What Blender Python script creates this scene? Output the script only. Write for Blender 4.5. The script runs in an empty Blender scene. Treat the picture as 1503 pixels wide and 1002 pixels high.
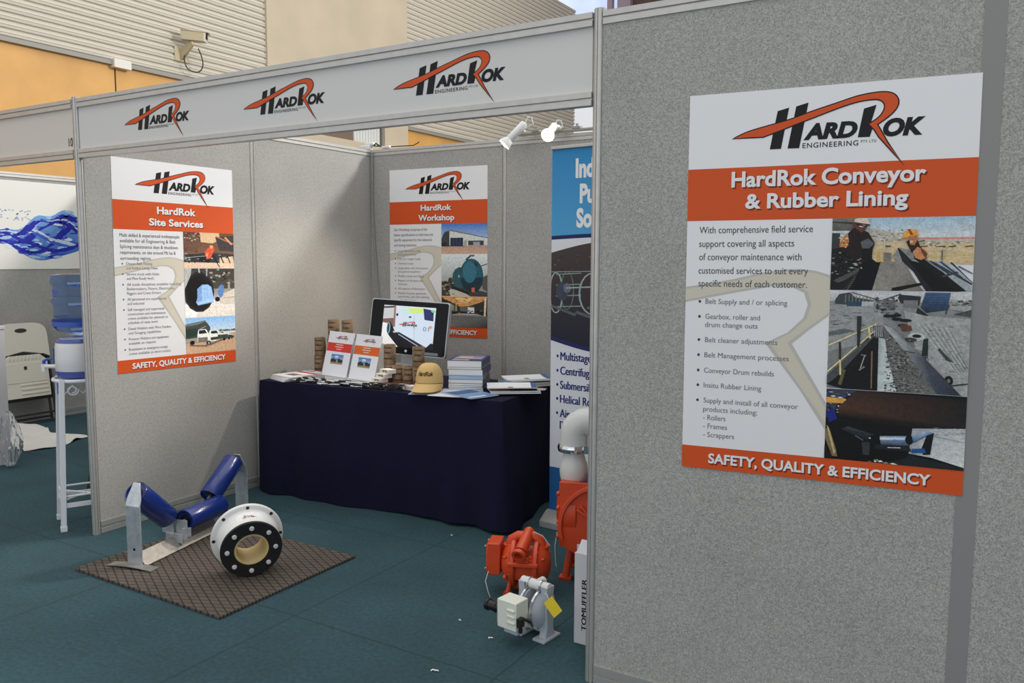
import bpy, bmesh, math, random
from mathutils import Vector, Matrix
from mathutils.geometry import tessellate_polygon
random.seed(7)
PI = math.pi
SC = bpy.context.scene
COL = SC.collection

# ---------------------------------------------------------------- camera
cam_d = bpy.data.cameras.new('camera')
cam = bpy.data.objects.new('camera', cam_d)
COL.objects.link(cam)
cam_d.sensor_width = 36.0
cam_d.lens = 1198.64 / 1503 * 36
cam_d.clip_start = 0.05
yaw, pit, rol = -0.5415, 0.1006, 0.0041
F_ = Vector((math.sin(yaw) * math.cos(pit), math.cos(yaw) * math.cos(pit), -math.sin(pit)))
R_ = Vector((math.cos(yaw), -math.sin(yaw), 0))
U_ = R_.cross(F_)
R2 = R_ * math.cos(rol) + U_ * math.sin(rol)
U2 = U_ * math.cos(rol) - R_ * math.sin(rol)
M = Matrix((R2, U2, -F_)).transposed().to_4x4()
M.translation = Vector((1.2385, -2.6384, 1.5581))
cam.matrix_world = M
SC.camera = cam

# ---------------------------------------------------------------- light and exposure
SC.view_settings.view_transform = 'Standard'
SC.view_settings.look = 'None'
SC.view_settings.gamma = 1.0
SC.view_settings.use_curve_mapping = False
SC.view_settings.exposure = 0.0
W = bpy.data.worlds.new('hall_daylight')
SC.world = W
W.use_nodes = True
W.node_tree.nodes['Background'].inputs[0].default_value = (0.96, 0.98, 1.0, 1)
W.node_tree.nodes['Background'].inputs[1].default_value = 0.78

def light(name, kind, loc, target, energy, color, size=None, **kw):
    d = bpy.data.lights.new(name, kind)
    d.energy = energy
    d.color = color
    if kind == 'AREA' and size:
        d.shape = 'RECTANGLE'
        d.size, d.size_y = size
    for k, v in kw.items():
        setattr(d, k, v)
    o = bpy.data.objects.new(name, d)
    o.location = loc
    o.rotation_euler = (Vector(target) - Vector(loc)).to_track_quat('-Z', 'Y').to_euler()
    COL.objects.link(o)
    return o
# daylight from the open doors on the aisle side, roof lights, and a high window behind the booths
light('door_daylight', 'AREA', (1.0, -8.5, 2.2), (0.0, 0.0, 0.5), 45, (0.80, 0.90, 1.0), (9, 3.5))
light('roof_light', 'AREA', (-1.0, 0.0, 9.0), (-1.0, 0.0, 0), 330, (1.0, 0.96, 0.90), (10, 10))
light('rear_window', 'AREA', (1.8, 6.1, 6.2), (-2.9, 1.2, 1.4), 520, (1.0, 0.96, 0.90), (1.1, 1.1))
light('hall_wash', 'AREA', (-3.6, 10.0, 7.5), (-8, 9.5, 5.0), 210, (1.0, 0.93, 0.82), (3, 14))

# ---------------------------------------------------------------- materials
def s2l(c):
    c = c / 255.0
    return c / 12.92 if c <= 0.04045 else ((c + 0.055) / 1.055) ** 2.4
def rgb(r, g, b):
    return (s2l(r), s2l(g), s2l(b), 1)
MATS = {}
def mat(name, color, rough=0.6, metal=0.0, noise=None, bump=None, **kw):
    """noise = (scale, amount[, detail]); bump = (scale, strength)"""
    if name in MATS:
        return MATS[name]
    m = bpy.data.materials.new(name)
    m.use_nodes = True
    nt = m.node_tree
    b = nt.nodes['Principled BSDF']
    b.inputs['Base Color'].default_value = color
    b.inputs['Roughness'].default_value = rough
    b.inputs['Metallic'].default_value = metal
    for k, v in kw.items():
        b.inputs[k.replace('_', ' ')].default_value = v
    tc = nt.nodes.new('ShaderNodeTexCoord')
    if noise:
        n = nt.nodes.new('ShaderNodeTexNoise')
        n.inputs['Scale'].default_value = noise[0]
        n.inputs['Detail'].default_value = noise[2] if len(noise) > 2 else 4
        nt.links.new(tc.outputs['Object'], n.inputs['Vector'])
        mr = nt.nodes.new('ShaderNodeMapRange')
        mr.inputs['From Min'].default_value = 0.25
        mr.inputs['From Max'].default_value = 0.75
        mr.inputs['To Min'].default_value = 1 - noise[1]
        mr.inputs['To Max'].default_value = 1 + noise[1]
        nt.links.new(n.outputs['Fac'], mr.inputs['Value'])
        mx = nt.nodes.new('ShaderNodeVectorMath')
        mx.operation = 'SCALE'
        mx.inputs[0].default_value = color[:3]
        nt.links.new(mr.outputs['Result'], mx.inputs['Scale'])
        nt.links.new(mx.outputs['Vector'], b.inputs['Base Color'])
    if bump:
        n2 = nt.nodes.new('ShaderNodeTexNoise')
        n2.inputs['Scale'].default_value = bump[0]
        n2.inputs['Detail'].default_value = 3
        nt.links.new(tc.outputs['Object'], n2.inputs['Vector'])
        bp = nt.nodes.new('ShaderNodeBump')
        bp.inputs['Strength'].default_value = bump[1]
        bp.inputs['Distance'].default_value = 0.01
        nt.links.new(n2.outputs['Fac'], bp.inputs['Height'])
        nt.links.new(bp.outputs['Normal'], b.inputs['Normal'])
    MATS[name] = m
    return m

def ink(name, grain=None, rough=0.45, emit=0.0):
    """printed colours, one per face corner, with an optional photographic grain"""
    m = bpy.data.materials.new(name)
    m.use_nodes = True
    nt = m.node_tree
    b = nt.nodes['Principled BSDF']
    a = nt.nodes.new('ShaderNodeAttribute')
    a.attribute_name = 'Col'
    b.inputs['Roughness'].default_value = rough
    b.inputs['Specular IOR Level'].default_value = 0.22
    out = a.outputs['Color']
    if grain:
        tc = nt.nodes.new('ShaderNodeTexCoord')
        tot = None
        for sc, am in grain:
            n = nt.nodes.new('ShaderNodeTexNoise')
            n.inputs['Scale'].default_value = sc
            n.inputs['Detail'].default_value = 5
            nt.links.new(tc.outputs['Object'], n.inputs['Vector'])
            mr = nt.nodes.new('ShaderNodeMapRange')
            mr.inputs['From Min'].default_value = 0.3
            mr.inputs['From Max'].default_value = 0.7
            mr.inputs['To Min'].default_value = 1 - am
            mr.inputs['To Max'].default_value = 1 + am
            nt.links.new(n.outputs['Fac'], mr.inputs['Value'])
            mx = nt.nodes.new('ShaderNodeVectorMath')
            mx.operation = 'SCALE'
            nt.links.new(out, mx.inputs[0])
            nt.links.new(mr.outputs['Result'], mx.inputs['Scale'])
            out = mx.outputs['Vector']
    nt.links.new(out, b.inputs['Base Color'])
    if emit:
        nt.links.new(out, b.inputs['Emission Color'])
        b.inputs['Emission Strength'].default_value = emit
    return m
INK = ink('printed_ink')
PHOTO = ink('printed_photo', [(60, 0.16), (170, 0.18)])
SCREEN = ink('lit_screen', None, 0.3, 0.42)

def fabric_mat(name, color):
    m = bpy.data.materials.new(name)
    m.use_nodes = True
    nt = m.node_tree
    b = nt.nodes['Principled BSDF']
    b.inputs['Roughness'].default_value = 0.95
    tc = nt.nodes.new('ShaderNodeTexCoord')
    val = None
    out = None
    for sc, am, dt in ((260, 0.32, 2), (70, 0.10, 3), (3, 0.05, 3)):
        n = nt.nodes.new('ShaderNodeTexNoise')
        n.inputs['Scale'].default_value = sc
        n.inputs['Detail'].default_value = dt
        nt.links.new(tc.outputs['Object'], n.inputs['Vector'])
        mr = nt.nodes.new('ShaderNodeMapRange')
        mr.inputs['From Min'].default_value = 0.3
        mr.inputs['From Max'].default_value = 0.7
        mr.inputs['To Min'].default_value = 1 - am
        mr.inputs['To Max'].default_value = 1 + am
        nt.links.new(n.outputs['Fac'], mr.inputs['Value'])
        mx = nt.nodes.new('ShaderNodeVectorMath')
        mx.operation = 'SCALE'
        if out is None:
            mx.inputs[0].default_value = color[:3]
        else:
            nt.links.new(out, mx.inputs[0])
        nt.links.new(mr.outputs['Result'], mx.inputs['Scale'])
        out = mx.outputs['Vector']
        if val is None:
            val = n.outputs['Fac']
    nt.links.new(out, b.inputs['Base Color'])
    bp = nt.nodes.new('ShaderNodeBump')
    bp.inputs['Strength'].default_value = 0.25
    bp.inputs['Distance'].default_value = 0.004
    nt.links.new(val, bp.inputs['Height'])
    nt.links.new(bp.outputs['Normal'], b.inputs['Normal'])
    return m
FABRIC = fabric_mat('grey_loop_fabric', rgb(166, 165, 161))

def carpet_mat():
    m = bpy.data.materials.new('teal_carpet_tiles')
    m.use_nodes = True
    nt = m.node_tree
    N = nt.nodes.new
    Lk = nt.links.new
    b = nt.nodes['Principled BSDF']
    b.inputs['Roughness'].default_value = 0.95
    tc = N('ShaderNodeTexCoord')
    sp = N('ShaderNodeSeparateXYZ')
    Lk(tc.outputs['Object'], sp.inputs[0])
    def seam(sock, off, per):
        a = N('ShaderNodeMath'); a.operation = 'SUBTRACT'; a.inputs[1].default_value = off
        Lk(sock, a.inputs[0])
        w = N('ShaderNodeMath'); w.operation = 'WRAP'; w.inputs[1].default_value = per / 2; w.inputs[2].default_value = -per / 2
        Lk(a.outputs[0], w.inputs[0])
        c = N('ShaderNodeMath'); c.operation = 'ABSOLUTE'
        Lk(w.outputs[0], c.inputs[0])
        d = N('ShaderNodeMath'); d.operation = 'LESS_THAN'; d.inputs[1].default_value = 0.0035
        Lk(c.outputs[0], d.inputs[0])
        return d.outputs[0]
    s = N('ShaderNodeMath'); s.operation = 'MAXIMUM'
    Lk(seam(sp.outputs[0], -1.345, 1.035), s.inputs[0])
    Lk(seam(sp.outputs[1], -0.18, 1.035), s.inputs[1])
    out = None
    for sc, am in ((420, 0.28), (55, 0.22), (2.2, 0.14)):
        n = N('ShaderNodeTexNoise'); n.inputs['Scale'].default_value = sc; n.inputs['Detail'].default_value = 3
        Lk(tc.outputs['Object'], n.inputs['Vector'])
        mr = N('ShaderNodeMapRange')
        mr.inputs['From Min'].default_value = 0.3; mr.inputs['From Max'].default_value = 0.7
        mr.inputs['To Min'].default_value = 1 - am; mr.inputs['To Max'].default_value = 1 + am
        Lk(n.outputs['Fac'], mr.inputs['Value'])
        mx = N('ShaderNodeVectorMath'); mx.operation = 'SCALE'
        if out is None: mx.inputs[0].default_value = rgb(41, 72, 80)[:3]
        else: Lk(out, mx.inputs[0])
        Lk(mr.outputs['Result'], mx.inputs['Scale'])
        out = mx.outputs['Vector']
    mix = N('ShaderNodeMix'); mix.data_type = 'RGBA'
    Lk(s.outputs[0], mix.inputs['Factor'])
    Lk(out, mix.inputs[6])
    mix.inputs[7].default_value = rgb(34, 52, 57)
    Lk(mix.outputs[2], b.inputs['Base Color'])
    return m

ALU = mat('satin_aluminium', rgb(196, 194, 190), 0.38, 0.55, noise=(30, 0.06))
GALV = mat('galvanised_steel', rgb(205, 210, 216), 0.38, 0.75, noise=(28, 0.20, 6))
STEEL = mat('brushed_steel', rgb(150, 146, 140), 0.5, 0.55, noise=(40, 0.15))
CHROME = mat('polished_chrome', rgb(225, 225, 228), 0.12, 1.0)
WHITE = mat('white_plastic', rgb(232, 232, 232), 0.4)
PAPER = mat('white_paper', rgb(236, 236, 236), 0.6)
BOARD = mat('white_fascia_board', rgb(214, 212, 210), 0.5)
BLACK = mat('black_plastic', rgb(20, 20, 22), 0.35)
RUBBER = mat('black_rubber', rgb(26, 26, 28), 0.55, noise=(60, 0.2))

# ---------------------------------------------------------------- mesh builder
def frame(z, x=None):
    """rotation whose Z axis is z"""
    z = Vector(z).normalized()
    if x is None:
        x = Vector((1, 0, 0)) if abs(z.x) < 0.9 else Vector((0, 1, 0))
    y = z.cross(Vector(x)).normalized()
    x = y.cross(z).normalized()
    return Matrix((x, y, z)).transposed().to_4x4()
def T(x, y=0, z=0):
    return Matrix.Translation(Vector((x, y, z)) if not isinstance(x, (tuple, Vector)) else Vector(x))
def RX(a): return Matrix.Rotation(a, 4, 'X')
def RY(a): return Matrix.Rotation(a, 4, 'Y')
def RZ(a): return Matrix.Rotation(a, 4, 'Z')

class MB:
    def __init__(s):
        s.v, s.f, s.mi, s.c = [], [], [], []
        s.m = 0
        s.col = (1, 1, 1, 1)
        s.M = Matrix()
    def add(s, vs, fs, M=None, cols=None):
        o = len(s.v)
        MM = s.M @ M if M is not None else s.M
        s.v += [MM @ Vector(v) for v in vs]
        for k, f in enumerate(fs):
            s.f.append([i + o for i in f])
            s.mi.append(s.m)
            s.c.append([cols[i] for i in f] if cols else [s.col] * len(f))
        return s
    def box(s, size, M=None, c=(0, 0, 0)):
        x, y, z = size[0] / 2, size[1] / 2, size[2] / 2
        vs = [(c[0] + a * x, c[1] + b * y, c[2] + d * z) for a in (-1, 1) for b in (-1, 1) for d in (-1, 1)]
        return s.add(vs, [(0, 1, 3, 2), (4, 6, 7, 5), (0, 4, 5, 1), (2, 3, 7, 6), (0, 2, 6, 4), (1, 5, 7, 3)], M)
    def box2(s, a, b, M=None):
        return s.box([b[i] - a[i] for i in range(3)], M, [(a[i] + b[i]) / 2 for i in range(3)])
    def lathe(s, prof, M=None, n=32, caps=True, a0=0, a1=2 * PI):
        """prof: list of (r, z) revolved round Z"""
        full = abs(a1 - a0 - 2 * PI) < 1e-6
        k = n if full else n + 1
        vs, fs = [], []
        for r, z in prof:
            for i in range(k):
                a = a0 + (a1 - a0) * i / n
                vs.append((r * math.cos(a), r * math.sin(a), z))
        for j in range(len(prof) - 1):
            for i in range(n):
                i2 = (i + 1) % k
                fs.append((j * k + i, j * k + i2, (j + 1) * k + i2, (j + 1) * k + i))
        if caps and full:
            if prof[0][0] > 1e-6: fs.append(tuple(range(k))[::-1])
            if prof[-1][0] > 1e-6: fs.append(tuple((len(prof) - 1) * k + i for i in range(k)))
        return s.add(vs, fs, M)
    def cyl(s, a, b, r, r2=None, n=24):
        a, b = Vector(a), Vector(b)
        M = T(a) @ frame(b - a)
        return s.lathe([(r, 0), (r if r2 is None else r2, (b - a).length)], M, n)
    def tube(s, pts, r, n=10, closed=False, caps=True):
        pts = [Vector(p) for p in pts]
        k = len(pts)
        vs, fs = [], []
        up = None
        for i, p in enumerate(pts):
            if closed: t = pts[(i + 1) % k] - pts[i - 1]
            else: t = pts[min(i + 1, k - 1)] - pts[max(i - 1, 0)]
            t.normalize()
            if up is None:
                up = Vector((0, 0, 1)) if abs(t.z) < 0.9 else Vector((1, 0, 0))
            x = up.cross(t).normalized()
            up = t.cross(x).normalized()
            rr = r[i] if isinstance(r, (list, tuple)) else r
            for j in range(n):
                a = 2 * PI * j / n
                vs.append(p + x * rr * math.cos(a) + up * rr * math.sin(a))
        m = k if closed else k - 1
        for i in range(m):
            for j in range(n):
                i2 = (i + 1) % k
                fs.append((i * n + j, i * n + (j + 1) % n, i2 * n + (j + 1) % n, i2 * n + j))
        if not closed and caps:
            fs.append(tuple(range(n))[::-1])
            fs.append(tuple((k - 1) * n + j for j in range(n)))
        return s.add(vs, fs)
    def prism(s, poly, d, M=None):
        """2-D polygon (x, y), extruded along +Z by d"""
        n = len(poly)
        area = sum(poly[i][0] * poly[(i + 1) % n][1] - poly[(i + 1) % n][0] * poly[i][1] for i in range(n))
        if area < 0: poly = poly[::-1]
        vs = [(p[0], p[1], 0) for p in poly] + [(p[0], p[1], d) for p in poly]
        fs = [(i, (i + 1) % n, n + (i + 1) % n, n + i) for i in range(n)]
        tri = tessellate_polygon([[Vector((p[0], p[1], 0)) for p in poly]])
        for t in tri:
            a, b, c = [Vector(vs[i]) for i in t]
            if (b - a).cross(c - a).z < 0: t = t[::-1]
            fs.append(tuple(i + n for i in t))
            fs.append(tuple(t[::-1]))
        return s.add(vs, fs, M)
    def sphere(s, r, M=None, n=20, m=12, sx=1, sy=1, sz=1):
        prof = [(r * math.sin(PI * j / m), -r * math.cos(PI * j / m)) for j in range(m + 1)]
        prof[0] = (0, -r); prof[-1] = (0, r)
        vs, fs = [], []
        for rr, z in prof:
            for i in range(n):
                a = 2 * PI * i / n
                vs.append((rr * math.cos(a) * sx, rr * math.sin(a) * sy, z * sz))
        for j in range(m):
            for i in range(n):
                fs.append((j * n + i, j * n + (i + 1) % n, (j + 1) * n + (i + 1) % n, (j + 1) * n + i))
        return s.add(vs, fs, M)
    def grid(s, fn, nu, nv, close_u=False):
        vs = [fn(i / nu, j / nv) for j in range(nv + 1) for i in range(nu + 1)]
        fs = [(j * (nu + 1) + i, j * (nu + 1) + i + 1, (j + 1) * (nu + 1) + i + 1, (j + 1) * (nu + 1) + i) for j in range(nv) for i in range(nu)]
        return s.add(vs, fs)
    def build(s, name, mats, parent=None, loc=None, rot=None, bevel=None, angle=38, solid=None, weld=True):
        me = bpy.data.meshes.new(name)
        me.from_pydata([tuple(v) for v in s.v], [], s.f)
        if not isinstance(mats, (list, tuple)): mats = [mats]
        for m in mats: me.materials.append(m)
        me.polygons.foreach_set('material_index', s.mi)
        ca = me.color_attributes.new('Col', 'FLOAT_COLOR', 'CORNER')
        flat = []
        for c in s.c:
            for q in c: flat += list(q)
        ca.data.foreach_set('color', flat)
        bm = bmesh.new(); bm.from_mesh(me)
        if weld: bmesh.ops.remove_doubles(bm, verts=bm.verts, dist=1e-6)
        ca_ = math.radians(angle)
        for f in bm.faces: f.smooth = True
        for e in bm.edges:
            if len(e.link_faces) == 2:
                try:
                    if e.calc_face_angle() > ca_: e.smooth = False
                except ValueError:
                    pass
            else: e.smooth = False
        bm.to_mesh(me); bm.free()
        o = bpy.data.objects.new(name, me)
        COL.objects.link(o)
        if parent: o.parent = parent
        if loc: o.location = loc
        if rot: o.rotation_euler = rot
        if solid:
            md = o.modifiers.new('thickness', 'SOLIDIFY'); md.thickness = solid; md.offset = 0
        if bevel:
            md = o.modifiers.new('bevel', 'BEVEL'); md.width = bevel; md.segments = 2; md.limit_method = 'ANGLE'; md.angle_limit = math.radians(40)
        return o

def tag(o, label, cat, group=None, kind=None):
    o['label'] = label
    o['category'] = cat
    if group: o['group'] = group
    if kind: o['kind'] = kind
    return o
def struct(o):
    o['kind'] = 'structure'
    return o
def thing(name, loc, label, cat, rz=0, group=None):
    o = bpy.data.objects.new(name, None)
    o.empty_display_size = 0.05
    o.location = loc
    o.rotation_euler = (0, 0, rz)
    COL.objects.link(o)
    return tag(o, label, cat, group)
def kids(o): return [c for c in bpy.data.objects if c.parent == o]
def dup(o, loc, rot=None, label=None, parent=None):
    r = o.copy(); COL.objects.link(r)
    if parent is None:
        r.location = loc
        if rot is not None: r.rotation_euler = rot
        if label: r['label'] = label
    else: r.parent = parent
    for ch in kids(o): dup(ch, None, parent=r)
    return r

# ---------------------------------------------------------------- lettering and print
_TXT = {}
def text2d(body, bold=0.0, shear=0.0, spacing=1.0):
    key = (body, bold, shear, spacing)
    if key in _TXT: return _TXT[key]
    cu = bpy.data.curves.new('t', 'FONT')
    cu.body = body; cu.offset = bold; cu.shear = shear; cu.space_character = spacing
    cu.fill_mode = 'FRONT'; cu.resolution_u = 4
    o = bpy.data.objects.new('t', cu); COL.objects.link(o)
    dg = bpy.context.evaluated_depsgraph_get()
    me = bpy.data.meshes.new_from_object(o.evaluated_get(dg))
    vs = [(v.co.x, v.co.y) for v in me.vertices]
    fs = [tuple(p.vertices) for p in me.polygons]
    bpy.data.objects.remove(o); bpy.data.curves.remove(cu); bpy.data.meshes.remove(me)
    x0 = min(v[0] for v in vs); x1 = max(v[0] for v in vs)
    _TXT[key] = (vs, fs, x0, x1)
    return _TXT[key]
_CAP = {}
def cap_h(bold):
    if bold not in _CAP:
        vs = text2d('H', bold)[0]
        _CAP[bold] = (min(v[1] for v in vs), max(v[1] for v in vs))
    return _CAP[bold]

class Sheet:
    """a flat printed sheet: maps (u, v) in 0..1 to the sheet's plane; layers are a hair apart"""
    def __init__(s, tl, tr, br, bl, normal):
        s.q = [Vector(p) for p in (tl, tr, br, bl)]
        s.n = Vector(normal).normalized()
        s.mb = MB()
        s.k = 0
    def p(s, u, v, h=0):
        tl, tr, br, bl = s.q
        return bl * (1 - u) * (1 - v) + br * u * (1 - v) + tr * u * v + tl * (1 - u) * v + s.n * h
    def start(s): s.mb = MB(); return s
    def poly(s, pts, col, h=None, cols=None):
        if h is None: h = s.h
        P = [s.p(u, v, h) for u, v in pts]
        if len(pts) <= 4 and cols is None or len(pts) == 4:
            tri = [tuple(range(len(pts)))]
        else:
            tri = tessellate_polygon([[Vector((u, v, 0)) for u, v in pts]])
        nn = s.n
        out = []
        for t in tri:
            a, b, c = P[t[0]], P[t[1]], P[t[2]]
            if (b - a).cross(c - a).dot(nn) < 0: t = tuple(t)[::-1]
            out.append(tuple(t))
        cc = [col] * len(pts) if cols is None else cols
        s.mb.add(P, out, None, cc)
    def rect(s, u0, v0, u1, v1, col, col2=None, h=None):
        s.poly([(u0, v0), (u1, v0), (u1, v1), (u0, v1)], col, h, None if col2 is None else [col, col, col2, col2])
    def text(s, body, u0, v0, u1=None, cap=0.03, col=(0, 0, 0, 1), bold=0.0, shear=0.0, spacing=1.0, aspect=1.0, align='l', dv=0.0, h=None):
        """baseline from (u0, v0); if u1 is given the width is fitted; cap = capital height in v"""
        if h is None: h = s.h
        vs, fs, x0, x1 = text2d(body, bold, shear, spacing)
        y0, y1 = cap_h(bold)
        ky = cap / (y1 - y0)
        if u1 is None:
            kx = ky * aspect
            w = (x1 - x0) * kx
            if align == 'c': u0 -= w / 2
            if align == 'r': u0 -= w
        else: kx = (u1 - u0) / (x1 - x0)
        P = [s.p(u0 + (x - x0) * kx, v0 + (y - y0) * ky + dv * (x - x0) / max(x1 - x0, 1e-6), h) for x, y in vs]
        if fs:
            a, b, c = [P[i] for i in fs[0][:3]]
            if (b - a).cross(c - a).dot(s.n) < 0: fs = [f[::-1] for f in fs]
        s.mb.add(P, fs, None, [col] * len(P))
    def done(s, name, parent, mat_=None, org=None):
        if org is not None:
            for v in s.mb.v: v -= org
        return s.mb.build(name, mat_ or INK, parent, weld=False)

def spline(pts, k=6, closed=True):
    out = []
    n = len(pts)
    for i in range(n if closed else n - 1):
        p0, p1, p2, p3 = [Vector((*pts[(i + d) % n], 0)) if closed else Vector((*pts[min(max(i + d, 0), n - 1)], 0)) for d in (-1, 0, 1, 2)]
        for j in range(k):
            t = j / k
            q = 0.5 * ((2 * p1) + (p2 - p0) * t + (2 * p0 - 5 * p1 + 4 * p2 - p3) * t * t + (3 * p1 - p0 - 3 * p2 + p3) * t ** 3)
            out.append((q.x, q.y))
    if not closed: out.append(tuple(pts[-1]))
    return out

# logo traced in a box: x 0..1 from the tip of the arrow to the end of the K, y on the same scale
SW_TOP = [(0.179, .8827), (.2316, .8969), (.3075, .9093), (.3816, .9207), (.463, .9378), (.5469, .9537), (.6149, .9666), (.6728, .972), (.7124, .9711), (.7367, .9633), (.7475, .9493), (.7427, .9335), (.724, .9183), (.6985, .9046), (.6821, .8972)]
SW_LEG = [(.6977, .8779), (.7189, .8511), (.7708, .7996)]
SW_LEG2 = [(.7399, .8275), (.6917, .8668), (.6752, .8854), (.6575, .8986)]
SW_IN = [(.6784, .9074), (.6955, .9186), (.7057, .9327), (.7051, .9441), (.6936, .9537), (.6735, .9577), (.629, .9561), (.5839, .9495), (.5291, .938), (.4638, .9228), (.4065, .9102), (.3579, .8987), (.2884, .8833)]
def swoosh(grow=0.0):
    pts = spline(SW_TOP, 5, False) + SW_LEG + SW_LEG2 + spline(SW_IN, 5, False) + [(.2321, .8838)]
    if not grow: return pts
    # offset outline (aspect 1.414)
    A = 1.414
    q = [Vector((x, y * A, 0)) for x, y in pts]
    n = len(q)
    area = sum(q[i].x * q[(i + 1) % n].y - q[(i + 1) % n].x * q[i].y for i in range(n))
    sg = 1 if area > 0 else -1
    out = []
    for i in range(n):
        a = (q[i] - q[i - 1]); b = (q[(i + 1) % n] - q[i])
        if a.length < 1e-9 or b.length < 1e-9: out.append((q[i].x, q[i].y / A)); continue
        na = Vector((a.y, -a.x, 0)).normalized() * sg; nb = Vector((b.y, -b.x, 0)).normalized() * sg
        m = (na + nb)
        m = m.normalized() if m.length > 1e-3 else na
        d = grow / max(m.dot(na), 0.45)
        out.append((q[i].x + m.x * d, (q[i].y + m.y * d) / A))
    return out
INKBLK = rgb(28, 27, 30)
ORANGE = rgb(214, 86, 38)
def logo(s, fx, fy, step=0.0003, h0=0.0008, detail=True):
    """fx, fy: map poster uv of the traced logo to this sheet's uv"""
    g = lambda pts: [(fx(x), fy(y)) for x, y in pts]
    h = h0
    s.poly(g([(.3141, .8504), (.3551, .8503), (.3802, .9519), (.339, .9451)]), INKBLK, h)
    s.poly(g([(.3789, .8502), (.4205, .8497), (.4486, .9609), (.4055, .9534)]), INKBLK, h)
    s.poly(g([(.6209, .8686), (.6605, .868), (.6720, .897), (.6640, .905), (.6787, .9438), (.6381, .9367)]), INKBLK, h)
    s.poly(g(swoosh(0.0042)), INKBLK, h + step)
    s.poly(g(swoosh()), ORANGE, h + 2 * step)
    sy = fy(1) - fy(0)
    s.text('ARD', fx(.4345), fy(.8685), fx(.6195), 0.0405 * sy, INKBLK, bold=0.055, shear=0.22, h=h)
    s.text('OK', fx(.7027), fy(.8664), fx(.836), 0.043 * sy, INKBLK, bold=0.055, shear=0.22, h=h)
    if detail:
        s.text('ENGINEERING', fx(.4325), fy(.8490), fx(.6235), 0.0125 * sy, INKBLK, bold=0.008, spacing=1.15, h=h)
        s.text('PTY LTD', fx(.632), fy(.8548), fx(.6826), 0.0065 * sy, INKBLK, spacing=1.1, h=h)
# ================================================================ setting
L, D, H, PW = 3.086, 2.387, 2.40, 1.179
ZF = 2.089
def ext_rail(name, a, b, hgt=0.045, dep=0.036, vertical_normal=None):
    """an aluminium rail from a to b (lower edge), grooved on both faces"""
    a, b = Vector(a), Vector(b)
    d = (b - a)
    ln = d.length
    w, e = dep / 2, hgt
    prof = [(-w, 0), (w, 0), (w, e * .42), (w * .55, e * .46), (w * .55, e * .54), (w, e * .58), (w, e), (-w, e), (-w, e * .58), (-w * .55, e * .54), (-w * .55, e * .46), (-w, e * .42)]
    mb = MB()
    x = d.normalized()
    y = Vector((0, 0, 1))
    z = x
    side = y.cross(z).normalized()
    Mx = Matrix((side, y, z)).transposed().to_4x4()
    mb.prism([(p[0], p[1]) for p in prof], ln, T(a) @ Mx)
    return mb
def post_mb(x, y, z1, r=0.0205, z0=0.0):
    mb = MB()
    pts = []
    for k in range(8):
        a = PI / 8 + k * PI / 4
        a2 = a + PI / 4
        p = Vector((math.cos(a), math.sin(a))) * r
        q = Vector((math.cos(a2), math.sin(a2))) * r
        m = (p + q) / 2
        pts += [tuple(p + (q - p) * .08), tuple(p + (q - p) * .36), tuple((p + (q - p) * .40) * .80), tuple((p + (q - p) * .60) * .80), tuple(p + (q - p) * .64), tuple(p + (q - p) * .92)]
    mb.prism(pts, z1 - z0, T(x, y, z0))
    return mb
ntrim = [0]
def trim(mb, m=None):
    ntrim[0] += 1
    return struct(mb.build('trim_%d' % ntrim[0], m or ALU))

# floor
mb = MB(); mb.box2((-9, -7, -0.05), (9, 16, 0))
struct(mb.build('floor', carpet_mat()))

# booth walls: fabric panels between rails
def panel(name, a, b, z0=0.07, z1=2.356, t=0.026):
    a, b = Vector(a), Vector(b)
    d = (b - a).normalized()
    n = Vector((-d.y, d.x, 0))
    mb = MB()
    P = [a - n * t / 2, b - n * t / 2, b + n * t / 2, a + n * t / 2]
    mb.add([(p.x, p.y, z0) for p in P] + [(p.x, p.y, z1) for p in P], [(0, 1, 5, 4), (1, 2, 6, 5), (2, 3, 7, 6), (3, 0, 4, 7), (4, 5, 6, 7), (3, 2, 1, 0)])
    return struct(mb.build(name, FABRIC))
g = 0.018
panel('wall_left', (-L, g, 0), (-L, 1.179 - g, 0))
panel('wall_left', (-L, 1.179 + g, 0), (-L, D - g, 0))
panel('wall_back', (-L + g, D, 0), (-1.845 - g, D, 0))
panel('wall_back', (-1.845 + g, D, 0), (-0.62 - g, D, 0))
panel('wall_back', (-0.62 + g, D, 0), (0 - g, D, 0))
panel('wall_right', (0, g, 0), (0, 1.2 - g, 0))
panel('wall_right', (0, 1.2 + g, 0), (0, D - g, 0))
panel('wall_front', (g, 0, 0), (PW - 0.005, 0, 0))
panel('wall_front', (PW + 0.005, 0, 0), (2 * PW, 0, 0))
def rails(a, b):
    for z in (0.0, H - 0.045):
        trim(ext_rail('r', (a[0], a[1], z + (0.002 if z == 0 else 0)), (b[0], b[1], z + (0.002 if z == 0 else 0)), 0.068 if z == 0 else 0.045))
rails((-L, g), (-L, 1.179 - g)); rails((-L, 1.179 + g), (-L, D - g))
rails((-L + g, D), (-1.845 - g, D)); rails((-1.845 + g, D), (-.62 - g, D)); rails((-.62 + g, D), (-g, D))
rails((0, g), (0, D - g))
rails((g, 0), (PW, 0)); rails((PW, 0), (2 * PW, 0))
for x, y, r in ((-L, 0, .0215), (0, 0, .0215), (-L, D, .02), (-L, 1.179, .02), (-1.845, D, .02), (-.62, D, .02), (0, D, .02), (0, 1.2, .02), (2 * PW + .02, 0, .02)):
    trim(post_mb(x, y, H + (0.012 if y == 0 else 0.004), r))
# the flat grey joint strip between the two front panels
mb = MB(); mb.box2((PW - .027, -.0145, 0.0), (PW + .027, .0145, 2.352))
trim(mb, mat('grey_joint_strip', rgb(140, 140, 138), 0.6))

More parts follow.
